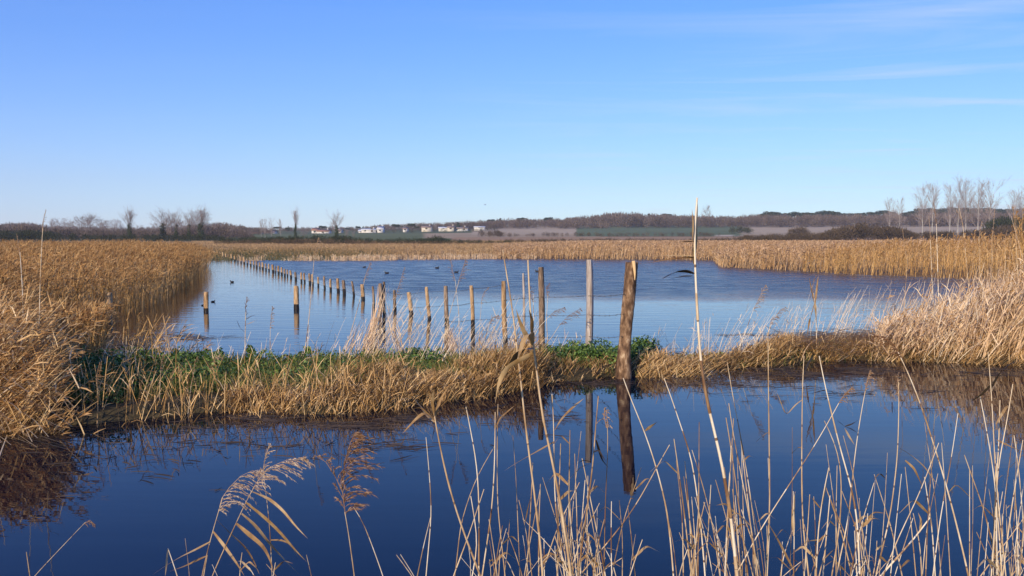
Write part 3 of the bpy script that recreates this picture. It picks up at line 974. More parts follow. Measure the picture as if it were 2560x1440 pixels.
def bare_tree(name, rng, h, kind, bark, twig, tag_args):
    """kind: poplar (upswept broom), round, ivy (ivied trunk with thin top)"""
    root = empty(name)
    tr = MB()
    k = 7
    lean = rng.normal(0, .02, 2)
    pts = [(lean[0] * h * t * t, lean[1] * h * t * t, h * .86 * t) for t in np.linspace(0, 1, k)]
    r0 = h * (.013 if kind == 'poplar' else .018)
    tr.tube(pts, [r0 * (1 - .85 * t) for t in np.linspace(0, 1, k)], 6, .6)
    tr.build('trunk', bark, root, smooth=True)
    cr = MB()
    if kind == 'poplar':
        nl, lo, spread, up, lim, ang = 26, .14, .20, .05, .30, .42
    elif kind == 'ivy':
        nl, lo, spread, up, lim, ang = 20, .30, .30, .12, .42, .5 * rng.uniform(.7, 1.3)
    else:
        nl, lo, spread, up, lim, ang = 30, .12, .36, .08, .40, .95 * rng.uniform(.6, 1.1)
    f = rng.uniform(lo, .98, nl)
    base = np.stack([lean[0] * h * f * f, lean[1] * h * f * f, h * .86 * f], -1)
    a = rng.uniform(0, 2 * math.pi, nl)
    tilt = ang * rng.uniform(.5, 1.3, nl)
    D = np.stack([np.cos(a) * np.sin(tilt), np.sin(a) * np.sin(tilt), np.cos(tilt)], -1)
    g_ = (f - lo) / (1 - lo)
    L_ = h * lim * (.55 + .6 * np.sin(np.clip(g_ * 1.5 + .45, 0, 3.1)) - .35 * g_) * rng.uniform(.65, 1.15, nl)
    L_ = np.minimum(L_, (h * 1.02 - base[:, 2]) / np.maximum(D[:, 2], .3))
    twigs(cr, rng, base, D, L_, h * (.0021 if kind == 'poplar' else .0034), 4, (7, 6, 5), spread, up, tint=.5)
    cr.build('crown', twig, root)
    if kind == 'ivy':
        iv = MB()
        for t in np.linspace(.02, .72, 16):
            r = h * (.13 - .11 * t) * rng.uniform(.7, 1.3)
            leaf_cloud(iv, rng, (lean[0] * h * t * t + rng.normal(0, .02) * h, rng.normal(0, .02) * h, h * .86 * t), (r, r, h * .05), 120, h * .012, shell=.3)
        iv.build('ivy', M['ivy'], root)
    tag(root, *tag_args)
    return root


def copy_tree(root, loc, rot, sc, label=None, group=None):
    c = root.copy(); C.objects.link(c)
    c.location = loc; c.rotation_euler = (0, 0, rot); c.scale = (sc[0], sc[0], sc[1]) if hasattr(sc, '__len__') else (sc,) * 3
    if label: c['label'] = label
    if group: c['group'] = group
    for ch in root.children:
        d = ch.copy(); C.objects.link(d); d.parent = c
        for gch in ch.children:
            e = gch.copy(); C.objects.link(e); e.parent = d
    return c


def place(root, used, px, Y, top, rot, wide=1.0, h0=11.4, label=None, group=None):
    """stand a tree of unit height h0 at pixel column px, distance Y, so that it reaches row top"""
    x = (px - 1280) / F * Y
    z = float(lz(x, Y)) - .05
    zt = at(px, top, Y).z
    s = (zt - z) / h0
    if not used.get(root.name):
        used[root.name] = True
        root.location = (x, Y, z); root.rotation_euler = (0, 0, rot); root.scale = (s * wide, s * wide, s)
        if label: root['label'] = label
        if group: root['group'] = group
        return root
    return copy_tree(root, (x, Y, z), rot, (s * wide, s), label, group)


def far_trees():
    rng = np.random.default_rng(21)
    rnd = random.Random(4)
    used = {}
    pop = [bare_tree('poplar_tree', rng, 10, 'poplar', M['poplar_bark'], M['poplar_twig'], ('tall bare poplar', 'poplar tree')) for _ in range(3)]
    rou = [bare_tree('bare_tree', rng, 10, 'round', M['tree_bark'], M['twig'], ('bare tree', 'bare tree')) for _ in range(5)]
    ivy = [bare_tree('ivy_clad_tree', rng, 10, 'ivy', M['tree_bark'], M['twig'], ('ivy tree', 'ivy-clad tree')) for _ in range(2)]
    # poplars at the right
    P = [(2222, 495, 430), (2246, 492, 430), (2304, 466, 375), (2328, 458, 380), (2372, 456, 365), (2392, 447, 370), (2412, 450, 372), (2442, 450, 365), (2470, 452, 368),
         (2532, 474, 360), (2552, 466, 362), (2575, 470, 362), (2620, 462, 370)]
    for i, (px, top, Y) in enumerate(P):
        if i < 2: lab, gr = 'small bare poplar left of the row of tall poplars', 'small poplars at the right'
        elif i < 4: lab, gr = 'tall bare poplar in the left pair of the right hand row', 'left pair of tall poplars'
        elif i < 7: lab, gr = 'tall bare poplar in the middle three of the right hand row', 'middle tall poplars'
        elif i < 9: lab, gr = 'tall bare poplar in the pair right of the middle three', 'right pair of tall poplars'
        else: lab, gr = 'bare poplar at the right edge of the picture above the reeds', 'poplars at the right edge'
        place(pop[i % 3], used, px, Y, top, rnd.uniform(0, 6.28), rnd.uniform(.95, 1.3), label=lab, group=gr)
    place(rou[0], used, 1765, 640, 512, 1.0, .75, label='lone bare tree standing taller than the bare wood behind the tall reed stem', group=None)
    # left: broad bare trees
    L_ = [(132, 548, 420), (152, 545, 420), (208, 540, 400), (228, 538, 400), (252, 547, 400), (272, 550, 420), (292, 547, 420), (305, 549, 425)]
    for i, (px, top, Y) in enumerate(L_):
        src = pop[i % 3] if i > 5 or i < 1 else rou[i % 5]
        place(src, used, px, Y, top, rnd.uniform(0, 6.28), 1.5, label='pale bare tree above the left reed bed, left of the ivied tree', group='pale bare trees above the left reed bed')
    for i, (px, top, Y) in enumerate(((112, 560, 330), (140, 556, 330), (178, 552, 340), (222, 550, 330), (262, 556, 330), (288, 560, 340), (350, 562, 330), (395, 556, 300), (425, 550, 300), (462, 556, 290), (484, 548, 290), (20, 560, 400), (48, 566, 380), (78, 562, 400), (100, 570, 390), (170, 566, 380), (186, 560, 400), (360, 572, 380), (382, 566, 400), (452, 552, 380),
                                      (530, 560, 300), (548, 556, 300), (582, 566, 290), (600, 572, 300), (622, 574, 300), (566, 572, 280), (760, 570, 330), (868, 574, 330), (885, 578, 330),
                                      (925, 566, 560), (948, 562, 565), (1070, 558, 560), (1090, 560, 565), (970, 560, 560), (1128, 558, 570))):
        place(rou[i % 5], used, px, Y, top, rnd.uniform(0, 6), rnd.uniform(.9, 1.5), label='bushy bare tree of the low line between the left reed bed and the village', group='low bare trees of the left skyline')
    place(ivy[0], used, 325, 240, 526, .4, 1.1, label='ivy-clad tree with dark cone shaped foot above the left reed bed')
    for px, top, lab in ((408, 526, 'broad forked bare tree with ivied foot, left of the pair'), (442, 530, 'slim ivied bare tree beside the broad forked one'),
                         (474, 530, 'thin ivied tree just left of the widest forked tree'), (503, 523, 'wide forked bare tree nearest the end of the left reed bed')):
        place(ivy[1] if px != 503 else ivy[0], used, px, 250, top, rnd.uniform(0, 6), 1.35 if px in (408, 503) else .8, label=lab)
    for px, top in ((430, 533), (492, 526), (512, 530)):
        place(rou[1], used, px, 255, top, rnd.uniform(0, 6), .8, label='slender bare tree among the ivied trees left of the pond', group='slender bare trees left of the pond')
    for i, (px, top) in enumerate(((655, 547), (664, 545), (680, 545), (702, 547))):
        place(pop[i % 3], used, px, 270, top, rnd.uniform(0, 6), .8, label='faint pale poplar left of the ivy column, in front of the village', group='faint poplars before the village')
    place(ivy[0], used, 740, 215, 526, 2.2, .62, label='tall narrow ivy covered tree like a dark column, left of the village middle')
    place(ivy[1], used, 843, 215, 532, 4.0, .95, label='ivied stump tree with a pale fan of bare twigs, right of the ivy column')
    # pines
    pines = []
    for v in range(2):
        root = empty('pine_tree')
        tr = MB(); tr.tube([(0, 0, 0), (.1, 0, 4), (.05, .1, 8)], [.28, .22, .1], 6, .4); tr.build('trunk', M['tree_bark'], root)
        cr = MB()
        for k_ in range(16):
            a, r = rng.uniform(0, 6.28), rng.uniform(0, 2.8) if v == 0 else rng.uniform(0, 1.8)
            z = (8.2 - .25 * r + rng.normal(0, .5)) if v == 0 else rng.uniform(3.0, 9.0)
            rr = (1.3 if v == 0 else 1.5 * (1.15 - z / 11))
            leaf_cloud(cr, rng, (math.cos(a) * r, math.sin(a) * r, z), (rr * 1.2, rr * 1.2, rr * .8), 110, .30, shell=.3)
        cr.build('crown', M['pine'], root)
        tag(root, 'dark pine', 'pine tree')
        pines.append(root)
    PP = [(1226, 549), (1250, 545), (1302, 545), (1318, 545), (1370, 544), (1480, 541), (1470, 550), (1500, 549), (1580, 550), (1622, 534), (1665, 535), (1810, 541),
          (1910, 534), (1925, 530), (1940, 532), (1960, 534), (1985, 531), (2005, 533), (2022, 532), (2050, 530), (2068, 528), (2085, 530), (2100, 534), (2130, 534), (2150, 533),
          (2180, 531), (2204, 527), (2220, 529), (2262, 532), (2280, 528), (2300, 523), (2320, 522), (2345, 524), (2365, 522), (2385, 520), (2400, 521), (2420, 523), (2440, 522),
          (2460, 521), (2480, 522), (2500, 524), (2520, 524), (2545, 523), (2570, 522), (2600, 522)]
    for i, (px, top) in enumerate(PP):
        if px == 1480: lab, gr = 'large dark evergreen at the front edge of the bare wood', None
        elif px < 1900: lab, gr = 'dark evergreen dotted along the bare wood left of the tall reed stem', 'evergreens in the bare wood'
        elif px < 2250: lab, gr = 'dark pine rising on the ridge left of the poplars', 'ridge pines left of the poplars'
        else: lab, gr = 'dark pine on the ridge behind the tall poplars', 'ridge pines behind the poplars'
        place(pines[1 if px == 1480 else (i % 2 if px < 1900 else 0)], used, px, 690 + 20 * (i % 4), top, rnd.uniform(0, 6), 1.3, h0=9.3, label=lab, group=gr)
    for px, top, w_ in ((990, 561, 1.6), (1030, 559, 1.3), (1042, 566, 1.4), (895, 566, 1.2), (908, 566, 1.0), (870, 570, 1.8), (806, 565, 1.7), (720, 570, 1.2), (723, 565, .8),
                        (695, 567, 1.8), (640, 574, 1.8), (1146, 555, 1.0), (340, 574, 2.2), (362, 574, 2.0), (257, 577, 2.2)):
        place(pines[0 if w_ > 1.1 else 1], used, px, 560, top, rnd.uniform(0, 6), w_, h0=9.3, label='dark evergreen tree behind the village houses', group='evergreens behind the village')


far_trees()


def thicket(name, seed, label, cat, rows, mats, kind='stuff', fw=1.0):
    """rows of (px0, px1, distance, depth, top row of px as list, step, tint, mat)"""
    rng = np.random.default_rng(seed)
    mb = MB()
    for (xs, tops, Y, depth, dens, tint, mat, tw) in rows:
        n = int(dens)
        px = rng.uniform(xs[0], xs[-1], n)
        yy = Y + rng.uniform(0, depth, n)
        top = np.interp(px, xs, tops) + rng.normal(0, 1.6, n)
        x = (px - 1280) / F * yy
        z0 = lz(x, yy)
        zt = H + yy * (HOR - top) / F
        for i in range(n):
            h = zt[i] - z0[i]
            if h < .4: h = .4
            r = h * .42 * fw
            m = tw
            c = np.array([x[i], yy[i], z0[i]])
            v = unit(rng.normal(0, 1, (m, 3))); v[:, 2] = v[:, 2] * 1.05
            p0 = c + np.array([0, 0, h * .44]) + v * np.array([r * .95, r * .95, h * .46]) * rng.uniform(.35, .98, (m, 1))
            p0[:, 2] = np.maximum(p0[:, 2], z0[i]); p0[:, 0] += rng.normal(0, r * .25, m)
            d = unit(v * .8 + [0, 0, .9] + rng.normal(0, .35, (m, 3)))
            L_ = h * rng.uniform(.10, .2, m)
            p1 = p0 + d * L_[:, None]
            P = np.stack([p0, (p0 + p1) / 2, p1], 1)
            t = np.clip(tint + rng.normal(0, .16, m) + rng.normal(0, .14), 0, 1)
            mb.ribbons(P, h * .016 * np.array([[1, .8, .2]]) * rng.uniform(.6, 1.5, (m, 1)), unit(np.cross(d, rng.normal(0, 1, (m, 3)))), t, mat)
    return tag(mb.build(name, mats), label, cat, kind=kind)


WT = [1120, 1180, 1240, 1300, 1350, 1410, 1440, 1500, 1530, 1580, 1620, 1700, 1760, 1830, 1900, 1960, 2050, 2200, 2300, 2450, 2600, 2900]
WY = [560, 556, 550, 547, 547, 546, 541, 536, 531, 531, 535, 537, 538, 541, 537, 536, 535, 535, 532, 530, 530, 530]
thicket('woodland', 31, 'long greyish brown bare wood along the rising ridge', 'woodland',
        [(WT, WY, 640, 120, 950, .5, 0, 170), (WT, [y + 3 for y in WY], 600, 40, 500, .42, 0, 150),
         ([1395, 1430, 1470, 1520], [556, 549, 549, 556], 560, 40, 50, .45, 0, 150)], [M['wood_twig']], fw=.9)
thicket('woodland', 32, 'grey brown scrubby wood on the skyline behind the left reed bed', 'woodland',
        [([-300, 0, 60, 110, 160, 200, 300, 350, 400, 480, 520, 560, 620, 680], [558, 559, 556, 562, 565, 566, 569, 568, 568, 562, 558, 556, 566, 573], 430, 90, 620, .5, 0, 130),
         ([-300, 0, 60, 200, 400, 520, 560, 600, 640], [570, 566, 562, 574, 574, 566, 566, 572, 588], 260, 80, 520, .36, 0, 130),
         ([-300, 0, 90, 200, 400, 520, 560], [580, 576, 574, 584, 586, 584, 590], 200, 45, 300, .3, 1, 130)], [M['wood_twig'], M['hedge_green']], fw=1.0)
thicket('woodland', 34, 'garden trees and hedges in front of the village houses', 'woodland',
        [([600, 640, 700, 760, 830, 900, 1000, 1100, 1180, 1240], [584, 585, 584, 582, 580, 579, 576, 573, 571, 568], 480, 15, 75, .35, 1, 90)], [M['wood_twig'], M['hedge_green']], fw=.9)
thicket('woodland', 33, 'bare trees and bushes around the distant village houses', 'woodland',
        [([600, 640, 700, 760, 830, 900, 960, 1000, 1100, 1150, 1240], [572, 568, 569, 568, 567, 568, 561, 559, 557, 553, 551], 600, 60, 420, .5, 0, 120),
         ([640, 720, 830, 870, 1000, 1090, 1240], [582, 584, 580, 577, 578, 572, 570], 540, 15, 60, .4, 0, 100)], [M['wood_twig']])
HG = [M['hedge'], M['hedge_green']]
thicket('hedge', 41, 'dark hedge with brown undergrowth in front of the green field', 'hedge',
        [([540, 600, 700, 760, 830, 900, 960, 1060, 1090, 1130, 1280], [594, 592, 590, 588, 586, 592, 597, 595, 588, 598, 601], 150, 10, 420, .35, 1, 70),
         ([540, 700, 800, 960, 1280], [600, 597, 595, 601, 604], 140, 10, 330, .6, 0, 70)], HG, kind='thing')
thicket('hedge', 42, 'long low dark hedge crossing behind the far reed bed', 'hedge',
        [([1260, 1400, 1520, 1700, 1850, 2000, 2100], [598, 597, 595, 597, 592, 588, 586], 172, 10, 620, .4, 0, 60)], HG, kind='thing')
thicket('hedge', 43, 'patchy thin hedge between the brown and the beige fields', 'hedge',
        [([1200, 1240, 1290, 1400, 1500, 1650, 1750, 1800], [574, 578, 583, 579, 582, 582, 579, 584], 330, 8, 150, .45, 0, 80)], HG, kind='thing')
thicket('thorn_thicket', 44, 'big dark brown thicket left of the small poplars', 'thicket',
        [([2040, 2080, 2150, 2190, 2240, 2290], [586, 572, 556, 562, 564, 582], 230, 25, 110, .4, 0, 130),
         ([1850, 1960, 2060], [588, 582, 580], 222, 12, 130, .5, 0, 90)], HG, kind='thing')
thicket('hedge', 45, 'dark hedge at the foot of the tall poplars', 'hedge',
        [([2260, 2350, 2450, 2520, 2600, 2750], [580, 577, 572, 560, 556, 556], 235, 20, 150, .4, 0, 150),
         ([2480, 2560, 2700], [545, 538, 535], 260, 20, 60, .5, 1, 150)], HG, kind='thing')
thicket('bush', 46, 'round dark bush at the field corner right of the long white buildings', 'bush',
        [([1222, 1240, 1256], [577, 573, 579], 350, 8, 16, .4, 0, 150)], HG, kind='thing')
thicket('bush', 47, 'greenish bush in the green field below the bare wood', 'bush',
        [([1820, 1850, 1880], [568, 564, 571], 400, 12, 16, .5, 1, 150)], HG, kind='thing')
thicket('bush', 48, 'brown bush on the beige field left of the big thicket', 'bush',
        [([1970, 1995, 2025], [571, 564, 572], 330, 10, 18, .55, 0, 130)], HG, kind='thing')


# ------------------------------------------------------------------ village
def house(px0, px1, base, wall_h, Y, wall, roof, label, depth=8, chim=True, orange=False, ridge=1.0):
    x0, x1 = (px0 - 1280) / F * Y, (px1 - 1280) / F * Y
    zb = H + Y * (HOR - base) / F
    wdt = x1 - x0
    hh = wall_h / F * Y * .8
    ridge = ridge * .75
    root = empty('house', ((x0 + x1) / 2, Y, zb))
    w_ = MB()
    w_.box((0, 0, hh / 2 - 1.0), (wdt, depth, hh + 2.0), .6)
    rh = ridge
    # gables
    for s in (-1, 1):
        xx = s * (wdt / 2 - .01)
        w_.raw([(xx, -depth / 2, hh), (xx, depth / 2, hh), (xx, 0, hh + rh)], [(0, 1, 2)], .6)
    w_.build('wall', wall, root)
    r_ = MB()
    e = .35
    for s in (-1, 1):
        a = [(-wdt / 2 - e, s * (depth / 2 + e), hh - .12), (wdt / 2 + e, s * (depth / 2 + e), hh - .12), (wdt / 2 + e, 0, hh + rh + .05), (-wdt / 2 - e, 0, hh + rh + .05)]
        b = [(x, y, z + .22) for x, y, z in a]
        r_.raw(a + b, [(0, 1, 2, 3), (4, 5, 6, 7), (0, 1, 5, 4), (1, 2, 6, 5), (2, 3, 7, 6), (3, 0, 4, 7)], .5)
    ro = r_.build('roof', roof, root)
    if chim:
        c_ = MB(); c_.box((wdt * .28, .6, hh + rh + .3), (.7, .6, 1.3), .4); c_.build('chimney', wall, ro)
    nwin = max(1, int(wdt / 4))
    for i in range(nwin):
        xx = -wdt / 2 + (i + .5) * wdt / nwin
        if i == nwin // 2 and wdt > 7:
            d_ = MB(); d_.box((xx, -depth / 2 - .03, 1.05), (1.0, .1, 2.1), .5); d_.build('door', M['door'], root)
        else:
            q = MB(); q.box((xx, -depth / 2 - .03, min(1.5, hh * .55)), (1.2, .1, min(1.2, hh * .5)), .5); q.build('window', M['glass'], root)
    tag(root, label, 'house', 'houses of the distant village')


WW, WC = M['wall_white'], M['wall_cream']
house(196, 216, 598, 10, 420, WW, M['tile_dull'], 'low white house half hidden above the left reed bed, under the broad bare trees', ridge=.8)
house(279, 287, 592, 7, 440, WC, M['tile_dull'], 'tiny pale house seen between bare trees above the left reed bed', chim=False)
house(299, 315, 603, 12, 380, WC, M['tile_dull'], 'cream house just left of the cone shaped ivied tree')
house(331, 346, 602, 9, 380, WW, M['tile_dull'], 'small white house just right of the cone shaped ivied tree')
house(446, 452, 592, 6, 420, WW, M['tile_dull'], 'tiny white house behind the ivied trees', chim=False)
house(622, 656, 590, 9, 500, WW, M['tile'], 'white house with a pink tiled roof at the left end of the village')
house(661, 674, 587, 8, 510, WW, M['tile_dull'], 'small white house beside the pink roofed house')
house(682, 691, 588, 9, 500, WW, M['tile_dull'], 'narrow white house near the ivy column', chim=False)
house(784, 799, 583, 9, 510, WW, M['tile'], 'tall white house with an orange roof in the village middle', ridge=1.6)
house(797, 826, 584, 7, 505, WW, M['tile'], 'long white house with pink tiled roof beside the orange roofed one', ridge=1.0)
house(849, 856, 580, 5, 520, WC, M['tile_dull'], 'small pale house right of the ivied stump tree', chim=False)
house(900, 910, 581, 4, 520, WW, M['sheet'], 'low white shed at the left of the white farmhouse', chim=False)
house(907, 942, 580, 7, 515, WW, M['sheet'], 'long low white farmhouse left of the gabled white house', ridge=.6)
house(946, 960, 579, 7, 515, WW, M['wall_white'], 'steep gabled white house right of the long farmhouse', ridge=2.0)
house(1010, 1020, 577, 6, 530, WW, M['tile_dull'], 'small white house between two dark evergreens', chim=False)
house(1056, 1080, 575, 8, 530, WC, M['tile_dull'], 'cream two storey house right of the evergreens')
house(1098, 1122, 573, 4, 540, WW, M['sheet'], 'long low white barn left of the cream houses', chim=False, ridge=.5)
house(1120, 1136, 575, 8, 535, WC, M['tile_dull'], 'cream gabled house in front of the long white barn')
house(1136, 1170, 575, 5, 538, WW, M['tile_dull'], 'row of low white cottages right of the cream gabled house', ridge=.8)
house(1186, 1212, 571, 4, 545, WW, M['sheet'], 'long white flat shed at the right end of the village', chim=False, ridge=.4)


# ------------------------------------------------------------------ posts


def post(name, top, base, wpx, mat, label, group=None, wet=.10, seed=0, square=False, sink=.25, Yb=None, slant=0.0, sides=9):
    """round stake from a waterline pixel to a top pixel; returns (bottom, top)"""
    rng = random.Random(seed * 7 + 3)
    b = ground(*base) if Yb is None else at(base[0], base[1], Yb)
    Y = b.y
    t = at(top[0], top[1], Y)
    r = wpx / F * Y / 2
    root = empty(name, b)
    ax = t - b
    n = 9
    m1, m2 = MB(), MB()
    ns = 4 if square else sides
    prof = [1 + rng.uniform(-.13, .13) for _ in range(ns)]

    def ring(f):
        return [r * (1.414 if square else 1) * prof[s] * (1 + rng.uniform(-.05, .05) * (0 if square else 1)) * (1.06 - .10 * f) for s in range(ns)]

    wf = min(.6, wet / max(ax.length, .01))
    bow = Vector((rng.uniform(-.02, .02), 0, 0))

    def pt(f):
        return ax * f + bow * math.sin(math.pi * max(0, f)) * ax.length
    low = [-sink / ax.length, 0, wf * .5, wf]
    m1.tube([pt(f) for f in low], [ring(f) for f in low], ns, .4, cap=False)
    fs = [wf + (1 - wf) * i / n for i in range(n + 1)]
    rr = [ring(f) for f in fs]
    rr[0] = ring(wf)
    rr[-1] = [q * rng.uniform(.7, .98) for q in rr[-1]]
    slant = slant or rng.uniform(-.5, .9)
    m2.tube([pt(f) + (Vector((0, 0, slant * r)) if f == 1 else Vector()) for f in fs], rr, ns, rng.uniform(.35, .65))
    m2.build('shaft', mat, root, smooth=not square and ns > 6)
    m1.build('wet_foot', M['wet'], root, smooth=not square and ns > 6)
    tag(root, label, 'fence post', group)
    return b, t, r


PALE, DARK, GREY = M['post_pale'], M['post_dark'], M['post_grey']
GP = 'posts of the long flooded fence'
# the big broken log
def big_log():
    rng = random.Random(9)
    b = ground(1560, 945)
    Y = b.y
    root = empty('log_post', b)
    cen = [(1556, 990, 20), (1558, 948, 20), (1560, 915, 19), (1561, 880, 17), (1564, 840, 16), (1566, 800, 16.5), (1570, 760, 16.5), (1574, 720, 15.5), (1577, 690, 15.5), (1580, 656, 15)]
    pts, rad = [], []
    sides = 16
    ph = [rng.uniform(0, 6.28) for _ in range(4)]
    N_ = 46
    for i in range(N_):
        f = i / (N_ - 1) * (len(cen) - 1)
        k = min(int(f), len(cen) - 2); u = f - k
        c = [cen[k][j] * (1 - u) + cen[k + 1][j] * u for j in range(3)]
        p = at(c[0], c[1], Y) - b
        pts.append(p)
        r = c[2] / F * Y
        ring = []
        for s in range(sides):
            a = 2 * math.pi * s / sides
            q = 1 + .05 * math.sin(2 * a + ph[0] + i * .10) + .045 * math.sin(3 * a + ph[1] - i * .22) + .02 * math.sin(7 * a + ph[2]) + rng.uniform(-.03, .03)
            ring.append(r * q)
        rad.append(ring)
    m = MB()
    m.tube(pts, rad, sides, .45)
    m.build('log', M['bark'], root, smooth=True)
    # jagged top rim
    j = MB()
    top = pts[-1]
    for s in range(12):
        a = 2 * math.pi * s / 12
        R = 13.5 / F * Y
        q = top + Vector((math.cos(a) * R, math.sin(a) * R, -.02))
        j.tube([q, q + Vector((0, 0, rng.uniform(.012, .035)))], [.012, .005], 5, .5)
    j.build('broken_rim', M['bark'], root)
    # peeled pale splinter on the front of the top
    s_ = MB()
    p0 = at(1584, 652, Y - .085) - b; p1 = at(1587, 680, Y - .088) - b; p2 = at(1587, 700, Y - .083) - b
    s_.tube([p0, p1, p2], [.024, .015, .004], 6, .6, squash=.5)
    s_.build('splinter', M['splinter'], root)
    # bark flake and knots
    tag(root, 'thick leaning log post with mottled brown bark and a pale splintered top', 'log post')
    return Y


LOGY = big_log()
WIRE = {}
RS = random.Random(5)
specs = [  # top, base, width, material, label, wet, seed, square
    ((1474, 650), (1471, 905), 12, GREY, 'tall square silver grey stake left of the big log', .04, 2, True),
    ((1352, 674), (1353, 884), 15, DARK, 'upright round stake with flat top, second left of the big log', .06, 3, False),
    ((1308, 685), (1309, 862), 7, GREY, 'thin whitish peeled stick left of the flat topped round stake', .05, 4, False),
    ((1259, 703), (1264, 866), 12, PALE, 'tan stake with long dark wet foot behind the bent reed leaves', .16, 5, False),
    ((1178, 714), (1182, 848), 11, PALE, 'orange tan stake with wire loops and dark lower half', .32, 6, False),
    ((1114, 719), (1117, 812), 10, DARK, 'brown stake left of the orange one, leaning reed at its foot', .13, 7, False),
    ((1066, 716), (1074, 797), 9, PALE, 'bright tan stake tilted left with long orange reflection', .06, 8, False),
    ((1022, 730), (1029, 785), 10.5, PALE, 'short tilted stake with pale patch and black foot', .08, 9, False),
    ((986, 726), (988, 778), 8, DARK, 'ragged dark stake just right of the thick weathered post', .10, 10, False),
    ((950, 706), (951, 788), 10, DARK, 'thick weathered corner post wrapped in dry reed, left half', .12, 11, False),
    ((960, 706), (961, 787), 8, DARK, 'thick weathered corner post wrapped in dry reed, right half', .12, 12, False),
    ((932, 718), (934, 772), 6, DARK, 'thin dark stake just left of the thick weathered post', .12, 13, False),
    ((905, 711), (908, 748), 9, PALE, 'short bright stake widening to a black foot', .07, 14, False),
    ((880, 705), (885, 739), 6, DARK, 'thin dark stake tilted left, beside the short bright one', .12, 15, False),
    ((858, 700), (861, 734), 7.5, DARK, 'dark upright stake, third left of the short bright one', .14, 16, False)]
wire_pts = []
for (tp, bs, wd, mt, lab, wet, sd_, sq) in specs:
    b, t, r = post('fence_post', tp, bs, wd, mt, lab, GP, wet, sd_, sq)
    wire_pts.append((b, t, r, bs))
far = [((844, 699), (846, 729), 7), ((826, 697), (827, 726), 6), ((810, 692), (812, 721), 5.5), ((795, 691), (796, 716), 5), ((780, 685), (782, 712), 5), ((773, 684), (775, 709), 6),
       ((760, 684), (762, 706), 4.5), ((753, 681), (754, 705), 5), ((738, 679), (740, 699), 6), ((726, 676), (728, 694), 5), ((718, 673), (719, 691), 4), ((711, 672), (712, 690), 5),
       ((704, 668), (705, 686.5), 5), ((696, 666), (697, 684), 5), ((689, 665), (689, 682), 3.5), ((681, 662), (683, 680), 6), ((672, 660), (673, 677), 4), ((664, 659), (665, 675), 4),
       ((656, 657), (657, 672.5), 5), ((649, 656), (650, 670.5), 4), ((641, 653), (642, 668), 5), ((634, 652), (635, 666), 4), ((626, 650), (627, 664), 4), ((618, 648), (619, 661.5), 4),
       ((610, 643), (611, 659), 5), ((602, 644), (603, 657), 3.5), ((594, 642), (595, 654.5), 3.5), ((586, 640), (587, 652), 4), ((578, 637), (579, 650), 4), ((571, 636), (572, 648), 3.5),
       ((564, 634), (565, 646), 4), ((557, 632), (558, 644), 3.5), ((550, 630), (551, 642), 3.5), ((543, 629), (544, 640), 3.5), ((536, 627), (537, 638), 3.5), ((529, 625), (530, 636), 3.5)]
for i, (tp, bs, wd) in enumerate(far):
    lab = 'small stake in the middle stretch of the flooded fence, among the shrinking row' if i < 14 else 'tiny stake in the far crowded end of the flooded fence'
    b, t, r = post('fence_post', tp, bs, wd, PALE if i % 3 != 2 else DARK, lab, 'middle stakes of the flooded fence' if i < 14 else 'far stakes of the flooded fence', .10, 40 + i, sides=7)
    wire_pts.append((b, t, r, bs))
post('fence_post', (274, 735), (273, 812), 12.5, PALE, 'pale stake standing against the left reed bed', None, .12, 80)
post('fence_post', (516, 727), (516, 778), 12.5, PALE, 'lone bright stake right of the left reed bed', None, .07, 81)
post('fence_post', (741, 717), (742, 773), 12.5, PALE, 'lone stake with brown shaded edge in open calm water', None, .12, 82)


def strand(name, pts, label, r=.0026, barbs=True, seed=0):
    rng = random.Random(seed)
    m = MB()
    P = []
    for i in range(len(pts) - 1):
        a, b = pts[i], pts[i + 1]
        for k in range(6):
            u = k / 6
            p = a.lerp(b, u); p.z -= .025 * math.sin(math.pi * u) * min(1, (b - a).length / 2)
            P.append(p)
    P.append(pts[-1])
    m.tube(P, r, 5, .5)
    if barbs:
        for i in range(len(P) - 1):
            seg = (P[i + 1] - P[i]).length
            for k in range(max(1, int(seg / .13))):
                c = P[i].lerp(P[i + 1], (k + rng.random() * .4) / max(1, int(seg / .13)))
                for q in range(2):
                    v = Vector((rng.uniform(-.5, .5), rng.uniform(-.5, .5), rng.uniform(-1, 1))).normalized() * .014
                    m.tube([c - v, c + v], r * .8, 3, .3, cap=False)
    tag(m.build(name, M['wire']), label, 'barbed wire', 'strands of barbed wire')


def near_post_y(px):
    best = min(wire_pts, key=lambda w_: abs(w_[3][0] - px))
    return best[0].y - best[2]


def wp(lst):
    return [at(px, py, (LOGY - .1) if px > 1530 else near_post_y(px)) for px, py in lst]


